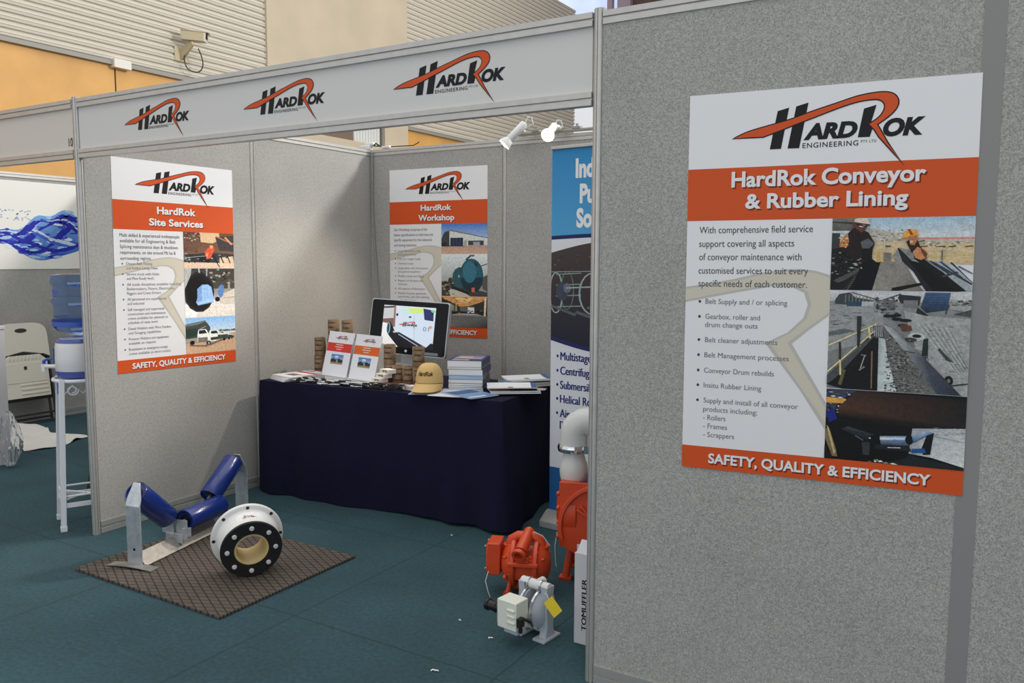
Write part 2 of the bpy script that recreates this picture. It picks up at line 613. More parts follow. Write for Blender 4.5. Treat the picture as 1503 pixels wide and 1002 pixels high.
# hall wall beyond: plywood below, ribbed cladding above, a broad concrete pier between
HX = -8.0
PLY = mat('orange_plywood', rgb(216, 164, 92), 0.55, noise=(2.2, 0.12, 6))
CONC = mat('cream_concrete', rgb(196, 182, 160), 0.8, noise=(1.3, 0.10, 6))
CLAD = mat('cream_cladding', rgb(206, 199, 186), 0.5)
ZB = 3.83
def cladding(y0, y1, z0, z1, per=0.085):
    mb = MB()
    prof = []
    n = int((z1 - z0) / per)
    for i in range(n):
        z = z0 + i * per
        prof += [(0.0, z), (0.0, z + per * .20), (0.026, z + per * .30), (0.030, z + per * .52), (0.022, z + per * .60), (0.030, z + per * .68), (0.026, z + per * .90), (0.0, z + per)]
    vs = [(HX + x, y0, z) for x, z in prof] + [(HX + x, y1, z) for x, z in prof]
    m = len(prof)
    mb.add(vs, [(i, m + i, m + i + 1, i + 1) for i in range(m - 1)])
    return mb
struct(cladding(-3, 5.83, ZB + .04, 7.6).build('wall_hall', CLAD, angle=20))
struct(cladding(9.03, 15.6, ZB + .04, 7.55).build('wall_hall', CLAD, angle=20))
for a, b in ((-3, 3.49), (3.51, 5.83), (9.05, 12.5), (12.52, 15.6)):
    mb = MB(); mb.box2((HX - .03, a, 0), (HX, b, ZB)); struct(mb.build('wall_hall', PLY))
mb = MB(); mb.box2((HX - .05, 3.47, 0), (HX - .012, 3.53, ZB)); trim(mb, mat('dark_joint', rgb(60, 40, 26), 0.8))
mb = MB(); mb.box2((HX - .3, 5.83, 0), (HX + .06, 9.03, 9.5)); struct(mb.build('wall_hall', CONC))
for a, b in ((-3, 5.83), (9.03, 15.6)):
    mb = MB(); mb.box2((HX - .02, a, ZB), (HX + .05, b, ZB + .05)); trim(mb, mat('grey_flashing', rgb(150, 146, 140), 0.5))
mb = MB(); mb.box2((HX + .06, 4.6, 0), (HX + .34, 9.03, 3.40))
struct(mb.build('wall_hall', CONC))
mb = MB(); mb.box2((HX + .06, 6.85, 3.40), (HX + .08, 7.58, 3.85)); trim(mb, mat('brown_louvre', rgb(112, 94, 84), 0.6))
mb = MB()
for k in range(9): mb.box2((HX + .06, 7.60 + k * .07, 3.40), (HX + .085, 7.645 + k * .07, 4.0))
mb.box2((HX + .06, 7.59, 3.40), (HX + .075, 8.24, 4.0)); trim(mb, mat('pale_grey_sheet', rgb(205, 208, 208), 0.5))
mb = MB(); mb.cyl((HX + .1, 8.29, 3.40), (HX + .1, 8.29, 4.2), .035); trim(mb, mat('grey_pipe', rgb(120, 118, 112), 0.5))
mb = MB(); mb.box2((HX - .02, 3.44, 3.80), (HX + .09, 3.66, 3.90)); trim(mb, mat('white_bracket', rgb(226, 222, 214), 0.5))
# end of the hall, seen in a sliver over the front panel
mb = MB(); mb.box2((-7.1, 17, 0), (9, 17.2, 10)); struct(mb.build('wall_end', mat('dark_brown_end_wall', rgb(92, 70, 66), 0.8, noise=(1.2, 0.5, 5))))
mb = MB(); mb.box2((-7.75, 16.9, 0), (-7.62, 17.05, 10)); mb.box2((-7.45, 16.85, 0), (-7.1, 17.1, 10)); trim(mb, mat('mauve_column', rgb(150, 132, 140), 0.7))
mb = MB(); mb.box2((-12, 17.6, 6.0), (-7.2, 17.65, 10)); struct(mb.build('window_1', mat('bright_window', rgb(205, 215, 245), 0.3, noise=(1.1, .35, 4), Emission_Color=rgb(190, 208, 255), Emission_Strength=0.55)))

# ---------------------------------------------------------------- fascia signs
def fascia(name, x0, x1, label, board):
    t = thing(name, ((x0 + x1) / 2, 0, ZF), label, 'sign')
    w = (x1 - x0) / 2
    mb = MB(); mb.box2((-w + .003, -.004, .04), (w - .003, .004, H - ZF - .04)); mb.build('board', board, t)
    mb = ext_rail('r', (-w, 0, 0), (w, 0, 0), .046, .036); mb.build('bottom_rail', ALU, t)
    mb = ext_rail('r', (-w, 0, H - ZF - .045), (w, 0, H - ZF - .045), .046, .036); mb.build('top_rail', ALU, t)
    return t
f1 = fascia('fascia_sign', -L + .022, -.022, 'long white fascia sign with three orange and black logos over the booth opening', BOARD)
FH = H - ZF
BOARD2 = mat('cream_fascia_board', rgb(214, 207, 199), 0.5)
f2 = fascia('fascia_sign', -2 * L + .022, -L - .022, 'plain cream fascia sign numbered 10 on the booth to the left', BOARD2)

def fascia_logo(tip, kend, vb, sc):
    """tip, kend: x of the arrow tip and K end on the fascia (world); vb: z of the baseline"""
    s = Sheet((-L, -.0045, H), (0, -.0045, H), (0, -.0045, ZF), (-L, -.0045, ZF), (0, -1, 0))
    kx = (kend - tip) / (.836 - .179)
    ux = lambda x: (tip + (x - .179) * kx + L) / L
    # the logo keeps its proportions: poster u is .833 m, v 1.2 m wide
    ky = kx * 1.2 / .833 * sc
    uz = lambda y: (vb + (y - .868) * ky - ZF) / FH
    logo(s, ux, uz, 0.0004, 0.0006)
    s.done('logo', f1, INK, Vector(f1.location))
for tip, kend in ((-2.659, -2.157), (-1.774, -1.277), (-.9, -.378)):
    fascia_logo(tip, kend, 2.217, 0.95)
s = Sheet((-2 * L, -.0045, H), (-L, -.0045, H), (-L, -.0045, ZF), (-2 * L, -.0045, ZF), (0, -1, 0))
s.h = .0006
s.text('10', 1 - .078 / L, .215, 1 - .038 / L, .145, INKBLK, bold=.01)
s.done('number', f2, INK, Vector(f2.location))

# ================================================================ posters
WHT = rgb(236, 236, 238)
TXT = rgb(70, 70, 76)
TXT2 = rgb(112, 112, 118)
WMK = rgb(214, 207, 190)
WMK2 = rgb(196, 192, 184)
def K(r, g, b): return rgb(min(255, r * 1.12), min(255, g * 1.12), min(255, b * 1.12))

class Photo:
    """a printed photograph inside a sheet; coordinates 0..1000 across and down"""
    def __init__(s, sheet, u0, v0, u1, v1, h=0.0006, step=0.00006):
        s.s, s.u0, s.v0, s.u1, s.v1, s.h, s.step = sheet, u0, v0, u1, v1, h, step
        s.n = 0
    def m(s, x, y):
        x = min(max(x, 0), 1000); y = min(max(y, 0), 1000)
        return (s.u0 + (s.u1 - s.u0) * x / 1000, s.v1 - (s.v1 - s.v0) * y / 1000)
    def p(s, pts, col, cols=None):
        s.n += 1
        out = []
        for q in [s.m(*q) for q in pts]:
            if not out or (abs(out[-1][0] - q[0]) + abs(out[-1][1] - q[1])) > 1e-5: out.append(q)
        if len(out) < 3: return
        if cols and len(out) != len(pts): cols = None
        s.s.poly(out, col if col else cols[0], s.h + s.n * s.step, cols)
    def r(s, x0, y0, x1, y1, c, c2=None):
        s.p([(x0, y0), (x1, y0), (x1, y1), (x0, y1)], c, None if c2 is None else [c, c, c2, c2])
    def line(s, x0, y0, x1, y1, w, c, w2=None):
        w2 = w if w2 is None else w2
        dx, dy = x1 - x0, y1 - y0
        l = math.hypot(dx, dy) or 1
        nx, ny = -dy / l, dx / l
        s.p([(x0 + nx * w / 2, y0 + ny * w / 2), (x1 + nx * w2 / 2, y1 + ny * w2 / 2), (x1 - nx * w2 / 2, y1 - ny * w2 / 2), (x0 - nx * w / 2, y0 - ny * w / 2)], c)
    def blob(s, cx, cy, rx, ry, c, n=14, rot=0):
        s.p([(cx + rx * math.cos(2 * PI * k / n) * math.cos(rot) - ry * math.sin(2 * PI * k / n) * math.sin(rot), cy + rx * math.cos(2 * PI * k / n) * math.sin(rot) + ry * math.sin(2 * PI * k / n) * math.cos(rot)) for k in range(n)], c)
    def ring(s, cx, cy, rx, ry, w, c, n=20):
        s.n += 1
        pts = [(cx + rx * math.cos(2 * PI * k / n), cy + ry * math.sin(2 * PI * k / n)) for k in range(n + 1)]
        pin = [(cx + (rx - w) * math.cos(2 * PI * k / n), cy + (ry - w) * math.sin(2 * PI * k / n)) for k in range(n + 1)]
        for k in range(n):
            s.s.poly([s.m(*pts[k]), s.m(*pts[k + 1]), s.m(*pin[k + 1]), s.m(*pin[k])], c, s.h + s.n * s.step)
    def scatter(s, n, x0, y0, x1, y1, sz, cols, seed=1, asp=.6):
        rn = random.Random(seed)
        s.n += 1
        for _ in range(n):
            x, y = rn.uniform(x0, x1), rn.uniform(y0, y1)
            a, b = sz * rn.uniform(.4, 1.2), sz * asp * rn.uniform(.4, 1.2)
            q = [s.m(x - a, y - b * .3), s.m(x + a * .3, y - b), s.m(x + a, y + b * .4), s.m(x - a * .2, y + b)]
            s.s.poly(q, rn.choice(cols), s.h + s.n * s.step + rn.random() * .00005)

def ph_workers(p):
    p.r(0, 0, 1000, 300, K(150, 178, 196), K(196, 200, 200))
    p.r(0, 290, 1000, 640, K(190, 172, 138), K(196, 172, 132))
    p.p([(250, 120), (330, 160), (430, 190), (560, 230), (560, 320), (250, 330)], K(172, 168, 156))
    p.scatter(60, 270, 170, 520, 330, 16, [K(120, 116, 104), K(205, 200, 188), K(90, 88, 80), K(160, 150, 130)], 3)
    p.r(620, 275, 1000, 300, K(190, 130, 116)); p.r(640, 300, 1000, 330, K(176, 170, 160))
    p.scatter(46, 660, 330, 1000, 410, 14, [K(120, 118, 110), K(214, 206, 190), K(150, 140, 120), K(90, 90, 88)], 4)
    for x in (640, 760, 830, 940): p.line(x, 400, x + 50, 392, 14, K(70, 70, 66))
    p.line(680, 540, 1000, 505, 6, K(190, 170, 90))
    # lattice crane at the upper right
    for a, b, c, d in ((830, 0, 1000, 160), (900, 60, 1000, 230), (860, 0, 1000, 60), (880, 150, 1000, 110), (920, 190, 990, 60), (840, 40, 960, 10)): p.line(a, b, c, d, 7, K(190, 190, 190))
    # left structure
    p.r(0, 0, 190, 170, K(112, 110, 106), K(84, 82, 80))
    p.p([(0, 40), (180, 60), (180, 90), (0, 60)], K(60, 58, 56)); p.p([(0, 170), (120, 190), (110, 215), (0, 200)], K(188, 190, 190))
    p.r(0, 205, 60, 500, K(52, 58, 58)); p.r(250, 20, 280, 250, K(150, 150, 150))
    # machinery floor
    p.p([(0, 430), (80, 400), (240, 480), (330, 600), (300, 1000), (0, 1000)], K(26, 28, 28))
    p.scatter(70, 10, 430, 230, 800, 20, [K(60, 64, 62), K(16, 16, 16), K(120, 120, 112), K(40, 44, 44)], 6)
    p.p([(20, 870), (210, 690), (240, 700), (120, 850), (60, 900)], K(74, 74, 70))
    for k in range(12): p.line(120 + k * 9, 1000 - k * 28, 138 + k * 9, 985 - k * 28, 9, K(96, 98, 92))
    p.line(100, 1000, 235, 690, 10, K(52, 54, 52))
    # conveyor belt
    p.p([(235, 610), (372, 605), (320, 1000), (150, 1000)], K(14, 18, 22))
    p.p([(366, 610), (480, 595), (560, 690), (630, 900), (680, 1000), (312, 1000)], None, [K(120, 118, 112), K(140, 137, 130), K(128, 124, 118), K(110, 106, 102), K(104, 100, 96), K(138, 134, 126)])
    p.p([(455, 960), (640, 890), (690, 880), (660, 920), (500, 1000), (450, 1000)], K(22, 22, 24))
    # roll of belt under the second man
    p.p([(450, 520), (490, 410), (560, 440), (700, 580), (800, 700), (700, 800), (560, 680), (470, 590)], K(126, 128, 124))
    p.p([(480, 410), (500, 430), (640, 690), (760, 1000), (690, 1000), (600, 740), (520, 600)], K(34, 36, 38))
    p.p([(560, 580), (700, 640), (900, 1000), (740, 1000), (640, 770)], K(18, 20, 22))
    p.p([(600, 380), (640, 520), (720, 640), (990, 990), (900, 1000), (700, 700), (600, 560)], K(24, 26, 28))
    p.p([(720, 600), (800, 590), (1000, 880), (1000, 1000), (960, 990), (830, 790)], K(150, 156, 158))
    for k in range(3): p.line(710 + k * 70, 590 + k * 10, 840 + k * 90, 760 + k * 60, 16, K(46, 58, 78))
    p.line(730, 610, 1000, 900, 22, K(48, 58, 80)); p.line(800, 800, 900, 740, 26, K(60, 62, 66)); p.line(900, 660, 1000, 760, 18, K(90, 100, 120))
    # barrier and pipes in the middle
    for x in (350, 385): p.line(x, 460, x, 610, 14, K(190, 160, 80))
    p.r(385, 480, 440, 590, K(110, 108, 104)); p.line(390, 300, 390, 480, 10, K(180, 176, 160)); p.r(395, 380, 435, 402, K(80, 80, 76))
    # first worker
    p.p([(60, 430), (70, 350), (130, 190), (170, 120), (270, 200), (320, 350), (305, 440), (300, 600), (230, 620), (120, 520)], K(36, 28, 28))
    p.p([(60, 400), (90, 250), (120, 210), (130, 330), (110, 400)], K(176, 120, 70)); p.scatter(16, 60, 250, 125, 410, 14, [K(220, 190, 130), K(190, 70, 50), K(90, 40, 34)], 9)
    p.p([(150, 60), (190, 40), (260, 90), (250, 160), (220, 200), (190, 160), (160, 120)], K(96, 56, 46))
    p.blob(226, 110, 26, 16, K(210, 190, 180)); p.p([(180, 80), (260, 110), (256, 128), (180, 96)], K(30, 24, 26))
    p.p([(160, 50), (170, 10), (210, 0), (260, 10), (280, 70), (290, 95), (250, 100), (200, 70)], K(196, 192, 178))
    p.p([(165, 55), (285, 92), (270, 106), (160, 66)], K(52, 40, 38))
    p.p([(215, 330), (270, 280), (315, 350), (280, 420), (230, 420)], K(84, 86, 90)); p.p([(230, 420), (300, 420), (305, 600), (240, 600)], K(20, 22, 24))
    p.scatter(12, 150, 560, 230, 700, 18, [K(170, 168, 160), K(90, 90, 84), K(30, 30, 30)], 12)
    # second worker, leaning on the roll
    p.p([(540, 330), (610, 260), (640, 400), (690, 560), (640, 560), (580, 470)], K(40, 30, 32))
    p.p([(560, 270), (600, 250), (620, 300), (600, 380), (570, 370)], K(176, 112, 76)); p.blob(578, 330, 12, 20, K(220, 170, 130))
    p.p([(590, 470), (620, 400), (680, 450), (690, 540), (650, 580), (610, 550)], K(184, 124, 84)); p.line(610, 340, 670, 312, 10, K(60, 50, 40))
    p.p([(640, 400), (690, 490), (680, 560), (650, 470)], K(110, 60, 40))
    p.p([(510, 285), (530, 190), (560, 160), (610, 170), (625, 235), (560, 260)], K(214, 150, 70)); p.p([(545, 160), (565, 160), (590, 240), (570, 245)], K(140, 70, 30)); p.p([(505, 285), (625, 235), (628, 250), (520, 292)], K(190, 120, 50))
    p.line(790, 440, 790, 580, 10, K(90, 96, 100)); p.line(770, 460, 815, 450, 10, K(120, 130, 140))

def ph_conveyor(p):
    p.r(0, 0, 1000, 110, K(190, 192, 196), K(170, 170, 168))
    p.r(0, 100, 1000, 1000, K(128, 130, 130), K(112, 114, 114))
    p.p([(0, 150), (230, 130), (400, 160), (400, 480), (0, 620)], K(140, 142, 142))
    p.scatter(50, 0, 180, 260, 420, 40, [K(150, 152, 150), K(120, 122, 122), K(104, 108, 110)], 21, .25)
    p.p([(0, 420), (120, 380), (200, 400), (100, 440), (0, 460)], K(92, 96, 98))
    # hills, plant, sheds
    p.p([(40, 90), (70, 30), (150, 10), (190, 60), (330, 90), (330, 150), (40, 130)], K(60, 66, 66))
    for k in range(9): p.line(120 + k * 26, 30 + k * 5, 118 + k * 26, 120, 7, K(110, 112, 112))
    p.line(160, 10, 380, 90, 10, K(90, 92, 92)); p.line(380, 90, 520, 20, 12, K(70, 72, 74)); p.r(130, 105, 235, 150, K(48, 70, 94))
    p.r(240, 100, 330, 150, K(160, 164, 166)); p.r(350, 80, 480, 180, K(96, 98, 98))
    p.scatter(40, 340, 60, 500, 220, 18, [K(40, 42, 44), K(130, 132, 130), K(70, 72, 74)], 22)
    p.p([(500, 60), (510, 25), (660, 40), (650, 130), (520, 110)], K(44, 48, 54)); p.r(540, 80, 640, 150, K(110, 112, 114))
    p.p([(690, 0), (860, 0), (840, 170), (700, 200), (660, 150)], None, [K(58, 84, 116), K(66, 94, 128), K(44, 62, 86), K(36, 44, 54), K(44, 58, 76)])
    for k in range(6): p.line(690, 25 + k * 24, 850, 20 + k * 24, 4, K(44, 64, 90))
    p.p([(640, 150), (720, 230), (720, 250), (630, 210)], K(40, 42, 44)); p.line(850, 120, 830, 210, 8, K(60, 62, 62))
    p.p([(860, 60), (1000, 90), (1000, 190), (860, 160)], K(150, 152, 152)); p.scatter(30, 860, 70, 1000, 120, 16, [K(60, 62, 60), K(110, 110, 106)], 23)
    p.p([(880, 210), (1000, 160), (1000, 230)], K(70, 72, 72))
    # ground to the right, with tracks
    p.p([(540, 180), (700, 230), (1000, 250), (1000, 1000), (900, 1000), (640, 560)], K(150, 152, 150))
    for k in range(12): p.line(640 + k * 20, 300 + k * 4, 930 + k * 7, 800 - k * 8, 4, K(110, 112, 112) if k % 2 else K(176, 178, 176))
    p.scatter(150, 660, 300, 1000, 960, 20, [K(130, 132, 132), K(168, 170, 166), K(112, 114, 114), K(142, 144, 142)], 24, .25)
    p.p([(800, 540), (870, 640), (900, 680), (850, 660), (790, 560)], K(60, 64, 68))
    # tyres along the belt
    for x, y, a in ((500, 270, 40), (540, 330, 34), (560, 280, 44), (470, 240, 30), (500, 230, 30), (430, 240, 30)): p.blob(x, y, a, 16, K(28, 28, 30))
    p.p([(520, 320), (600, 330), (610, 380), (540, 390)], K(96, 60, 44))
    p.blob(640, 440, 62, 40, K(176, 176, 172)); p.blob(642, 432, 32, 18, K(30, 30, 32)); p.blob(650, 560, 50, 20, K(150, 150, 146)); p.blob(600, 470, 46, 22, K(60, 62, 62))
    p.blob(620, 590, 70, 30, K(120, 122, 120)); p.p([(690, 460), (722, 450), (724, 640), (700, 690), (680, 640)], K(34, 44, 46))
    p.blob(872, 860, 30, 50, K(24, 26, 30)); p.blob(872, 860, 12, 20, K(120, 110, 100)); p.line(880, 910, 1000, 880, 12, K(40, 40, 44))
    # walkway and handrail to the left
    p.p([(0, 960), (0, 880), (180, 640), (330, 420), (370, 420), (380, 1000), (120, 1000)], K(22, 24, 26))
    p.p([(0, 870), (340, 420), (350, 440), (60, 900), (0, 960)], K(70, 72, 74))
    for a in ((0, 560, 360, 320), (0, 830, 370, 360)): p.line(*a, 16, K(214, 200, 150), 7)
    for x, y0, y1 in ((90, 520, 860), (225, 410, 560), (300, 360, 470), (345, 330, 420)): p.line(x, y0, x + 12, y1, 14, K(206, 190, 136))
    p.line(90, 520, 96, 700, 16, K(50, 46, 36)); p.p([(210, 250), (245, 250), (240, 560), (220, 560)], K(44, 46, 48)); p.line(330, 600, 335, 980, 10, K(130, 96, 70))
    p.line(280, 760, 240, 800, 14, K(120, 120, 126)); p.line(130, 800, 100, 960, 26, K(90, 84, 60)); p.line(250, 640, 290, 650, 12, K(100, 100, 140)); p.line(280, 640, 250, 780, 8, K(150, 146, 140))
    # the belt with ore
    p.p([(330, 340), (395, 340), (410, 460), (350, 470)], K(74, 76, 78))
    for k in range(5): p.line(345 + k * 12, 345, 345 + k * 14, 450, 5, K(160, 162, 162))
    p.p([(375, 460), (420, 470), (530, 1000), (380, 1000)], None, [K(140, 150, 150), K(176, 180, 180), K(196, 200, 200), K(170, 184, 184)])
    p.p([(405, 330), (440, 340), (620, 620), (800, 980), (780, 1000), (520, 1000), (440, 640)], K(98, 98, 96))
    p.scatter(300, 430, 420, 600, 1000, 12, [K(60, 62, 62), K(140, 140, 136), K(84, 86, 86), K(40, 42, 42)], 25); p.scatter(160, 520, 620, 740, 1000, 12, [K(70, 72, 72), K(134, 134, 130), K(90, 92, 92), K(50, 52, 52)], 26)
    p.p([(405, 330), (470, 360), (700, 640), (960, 1000), (800, 1000), (600, 640), (430, 380)], None, [K(170, 174, 176), K(128, 132, 136), K(70, 74, 84), K(44, 48, 60), K(60, 66, 80), K(110, 114, 120), K(176, 178, 178)])
    p.line(540, 580, 640, 600, 10, K(60, 62, 64))

def ph_idler(p):
    p.r(0, 0, 1000, 1000, K(22, 23, 26), K(16, 17, 19))
    p.p([(0, 0), (240, 0), (100, 160), (60, 330), (0, 420)], K(60, 64, 80)); p.scatter(60, 0, 0, 180, 340, 20, [K(196, 200, 214), K(30, 30, 60), K(110, 112, 130), K(20, 20, 24)], 31, .5)
    p.p([(0, 120), (150, 130), (130, 200), (0, 200)], K(206, 150, 70))
    p.p([(230, 0), (1000, 40), (1000, 420), (820, 470), (560, 480), (100, 380), (90, 260)], None, [K(52, 42, 38), K(30, 29, 30), K(34, 34, 35), K(26, 26, 28), K(18, 18, 20), K(30, 24, 24), K(74, 50, 40)])
    p.p([(0, 330), (60, 280), (90, 420), (30, 480)], K(30, 40, 120))
    p.p([(640, 480), (1000, 430), (1000, 960), (780, 860), (620, 830)], None, [K(150, 156, 164), K(170, 172, 172), K(200, 202, 200), K(186, 188, 186), K(130, 136, 144)])
    p.scatter(30, 780, 440, 1000, 560, 20, [K(90, 90, 90), K(196, 198, 198)], 33, .25); p.line(780, 560, 1000, 620, 6, K(96, 96, 96))
    # three rollers
    p.p([(120, 560), (170, 520), (360, 600), (400, 660), (390, 740), (330, 720)], None, [K(40, 44, 50), K(60, 66, 72), K(46, 52, 58), K(24, 26, 30), K(18, 20, 22), K(20, 22, 24)])
    p.blob(365, 680, 40, 70, K(18, 18, 20)); p.blob(338, 660, 8, 10, K(190, 190, 196))
    p.p([(410, 620), (600, 590), (620, 720), (420, 740)], None, [K(150, 158, 168), K(120, 150, 200), K(70, 80, 96), K(60, 64, 70)])
    p.p([(410, 640), (605, 610), (608, 640), (412, 670)], K(190, 196, 204)); p.blob(622, 640, 30, 66, K(20, 20, 24))
    p.p([(640, 590), (740, 500), (790, 520), (650, 680)], None, [K(110, 140, 180), K(150, 176, 210), K(90, 100, 112), K(60, 70, 84)])
    p.p([(740, 560), (790, 520), (770, 820), (720, 830), (710, 740)], K(22, 24, 28)); p.p([(640, 760), (730, 740), (740, 800), (640, 820)], K(40, 80, 140))
    p.p([(280, 720), (340, 720), (340, 900), (290, 900)], K(52, 54, 56)); p.p([(380, 740), (620, 720), (640, 800), (380, 800)], K(34, 36, 40)); p.line(470, 770, 560, 760, 10, K(200, 200, 200))
    p.line(230, 640, 290, 700, 10, K(90, 94, 100))
    p.p([(620, 850), (1000, 960), (1000, 1000), (420, 1000), (600, 900)], K(30, 36, 38)); p.scatter(10, 340, 960, 560, 1000, 26, [K(210, 208, 200), K(120, 118, 112)], 35)
    p.p([(0, 560), (40, 600), (90, 860), (100, 960), (60, 960), (0, 700)], K(120, 100, 70)); p.p([(10, 520), (30, 560), (84, 900), (70, 930)], K(176, 160, 120)); p.p([(0, 800), (60, 960), (80, 1000), (0, 1000)], K(30, 26, 22))

def ph_repair(p):
    p.r(0, 0, 1000, 1000, K(104, 70, 52), K(120, 92, 74))
    p.p([(150, 0), (700, 0), (720, 200), (560, 300), (260, 260)], K(206, 176, 140)); p.p([(0, 0), (320, 0), (330, 300), (250, 560), (0, 520)], K(84, 62, 50))
    p.blob(160, 300, 160, 260, K(104, 76, 60)); p.scatter(26, 0, 0, 320, 240, 26, [K(190, 176, 160), K(60, 44, 38)], 41)
    p.p([(620, 120), (1000, 60), (1000, 520), (700, 500)], K(60, 56, 60)); p.line(640, 100, 1000, 300, 36, K(170, 110, 80)); p.line(820, 110, 960, 320, 40, K(196, 150, 110))
    p.p([(0, 640), (500, 560), (1000, 600), (1000, 1000), (0, 1000)], K(52, 54, 58)); p.p([(0, 840), (1000, 860), (1000, 1000), (0, 1000)], K(216, 186, 160))
    p.p([(700, 700), (980, 660), (1000, 900), (700, 850)], K(206, 180, 156))
    p.p([(230, 660), (400, 640), (520, 700), (480, 860), (330, 820), (240, 740)], K(28, 30, 34))
    p.p([(400, 540), (480, 430), (560, 400), (600, 480), (520, 720), (440, 760)], K(206, 84, 56)); p.blob(540, 400, 36, 50, K(226, 150, 90)); p.p([(420, 620), (470, 560), (460, 720)], K(230, 150, 110))
    for x in (40, 150, 600, 720, 860): p.line(x, 640, x + 60, 860, 22, K(40, 38, 40))
    p.line(0, 720, 420, 660, 16, K(150, 160, 160)); p.line(560, 660, 700, 980, 16, K(36, 36, 38)); p.scatter(26, 0, 600, 1000, 800, 30, [K(130, 140, 150), K(30, 30, 34), K(180, 170, 160)], 43)

def ph_gearbox(p):
    p.r(0, 0, 1000, 1000, K(40, 40, 40), K(200, 196, 190))
    p.r(400, 0, 1000, 420, K(60, 58, 54), K(70, 68, 62)); p.scatter(26, 420, 0, 1000, 300, 40, [K(100, 92, 80), K(30, 30, 30), K(150, 148, 140)], 51)
    p.p([(0, 720), (300, 860), (560, 640), (700, 560), (1000, 430), (1000, 1000), (0, 1000)], K(214, 208, 200))
    p.p([(0, 700), (240, 900), (200, 1000), (0, 1000)], K(236, 232, 226)); p.p([(640, 560), (1000, 440), (1000, 760), (700, 740)], K(196, 188, 178))
    p.blob(280, 480, 300, 420, K(26, 27, 30)); p.blob(250, 470, 210, 310, K(20, 20, 22)); p.ring(280, 480, 290, 405, 24, K(44, 45, 48))
    p.p([(0, 0), (140, 0), (120, 140), (40, 330), (0, 420)], K(170, 172, 170)); p.line(280, 0, 290, 90, 26, K(170, 174, 176)); p.line(440, 0, 430, 160, 24, K(150, 152, 152))
    p.p([(240, 420), (340, 330), (450, 330), (520, 380), (570, 640), (560, 700), (250, 760), (210, 690), (240, 600)], K(120, 156, 204))
    p.p([(330, 350), (450, 330), (520, 390), (560, 650), (330, 700)], K(146, 182, 226)); p.p([(215, 690), (560, 620), (570, 680), (250, 740)], K(160, 194, 232))
    p.p([(660, 400), (720, 330), (780, 360), (760, 560), (700, 620), (650, 540)], K(86, 124, 180)); p.line(620, 440, 690, 430, 20, K(150, 150, 156)); p.line(760, 620, 1000, 600, 10, K(150, 130, 100)); p.blob(640, 640, 50, 50, K(22, 22, 24))
    p.line(880, 300, 880, 430, 40, K(150, 150, 140))

def ph_trucks(p):
    p.r(0, 0, 1000, 500, K(126, 176, 224), K(198, 214, 228)); p.r(0, 480, 1000, 1000, K(190, 152, 120), K(196, 164, 136))
    p.p([(0, 170), (0, 640), (480, 560), (480, 280), (380, 90), (200, 120)], K(64, 72, 68)); p.p([(0, 170), (200, 120), (390, 80), (400, 110), (210, 200), (0, 230)], K(108, 116, 112))
    p.r(0, 300, 220, 640, K(40, 60, 52))
    p.r(480, 380, 1000, 430, K(80, 92, 70)); p.scatter(22, 500, 360, 1000, 420, 22, [K(70, 84, 60), K(110, 116, 96), K(180, 180, 176)], 61)
    for k, x in enumerate((780, 660, 500)):
        sc = .55 + .22 * k
        q = lambda a, b: (x + (a - 300) * sc, 620 + (b - 620) * sc)
        p.p([q(250, 480), q(260, 380), q(430, 370), q(500, 470), q(640, 500), q(650, 640), q(250, 660)], K(214, 218, 214)); p.p([q(290, 400), q(400, 390), q(440, 470), q(290, 480)], K(40, 44, 48)); p.p([q(430, 520), q(640, 520), q(650, 640), q(430, 640)], K(60, 70, 62)); p.blob(*q(330, 650), 36 * sc, 40 * sc, K(24, 24, 26)); p.blob(*q(560, 660), 30 * sc, 40 * sc, K(24, 24, 26))
    p.p([(0, 560), (230, 540), (230, 680), (0, 690)], K(150, 148, 140)); p.p([(0, 540), (220, 510), (220, 560), (0, 580)], K(70, 66, 64))
    p.p([(220, 500), (240, 340), (390, 330), (440, 450), (620, 500), (640, 640), (580, 690), (220, 680)], K(222, 226, 222))
    p.p([(250, 360), (370, 350), (410, 450), (250, 460)], K(36, 40, 44)); p.p([(230, 560), (420, 560), (420, 690), (230, 690)], K(116, 112, 104)); p.p([(440, 470), (610, 510), (600, 560), (440, 540)], K(244, 246, 244)); p.p([(480, 580), (640, 570), (640, 650), (480, 660)], K(50, 60, 52))
    p.blob(120, 690, 46, 60, K(22, 22, 24)); p.blob(440, 730, 44, 66, K(22, 22, 24)); p.blob(440, 730, 20, 32, K(160, 160, 160)); p.line(250, 340, 390, 250, 10, K(200, 200, 200)); p.p([(340, 790), (700, 660), (760, 660), (480, 800)], K(110, 92, 80)); p.p([(60, 740), (400, 790), (420, 830), (100, 780)], K(120, 98, 82))

def ph_shed(p):
    p.r(0, 0, 1000, 700, K(70, 110, 178), K(170, 194, 224)); p.r(0, 660, 1000, 1000, K(176, 140, 120), K(190, 158, 138))
    p.p([(0, 500), (60, 300), (180, 200), (180, 730), (0, 740)], K(60, 64, 66)); p.p([(180, 200), (1000, 480), (1000, 720), (180, 740)], K(196, 198, 192)); p.p([(60, 290), (180, 195), (1000, 470), (1000, 500), (180, 240)], K(110, 116, 120))
    p.r(200, 470, 480, 740, K(40, 52, 70)); p.r(590, 570, 920, 720, K(60, 66, 76)); p.r(700, 610, 840, 715, K(150, 156, 156)); p.r(500, 560, 560, 720, K(150, 150, 146)); p.r(0, 620, 120, 740, K(44, 42, 44)); p.r(0, 730, 520, 752, K(60, 48, 44))
    for x in (270, 340, 410): p.line(x, 475, x, 735, 8, K(66, 84, 110))

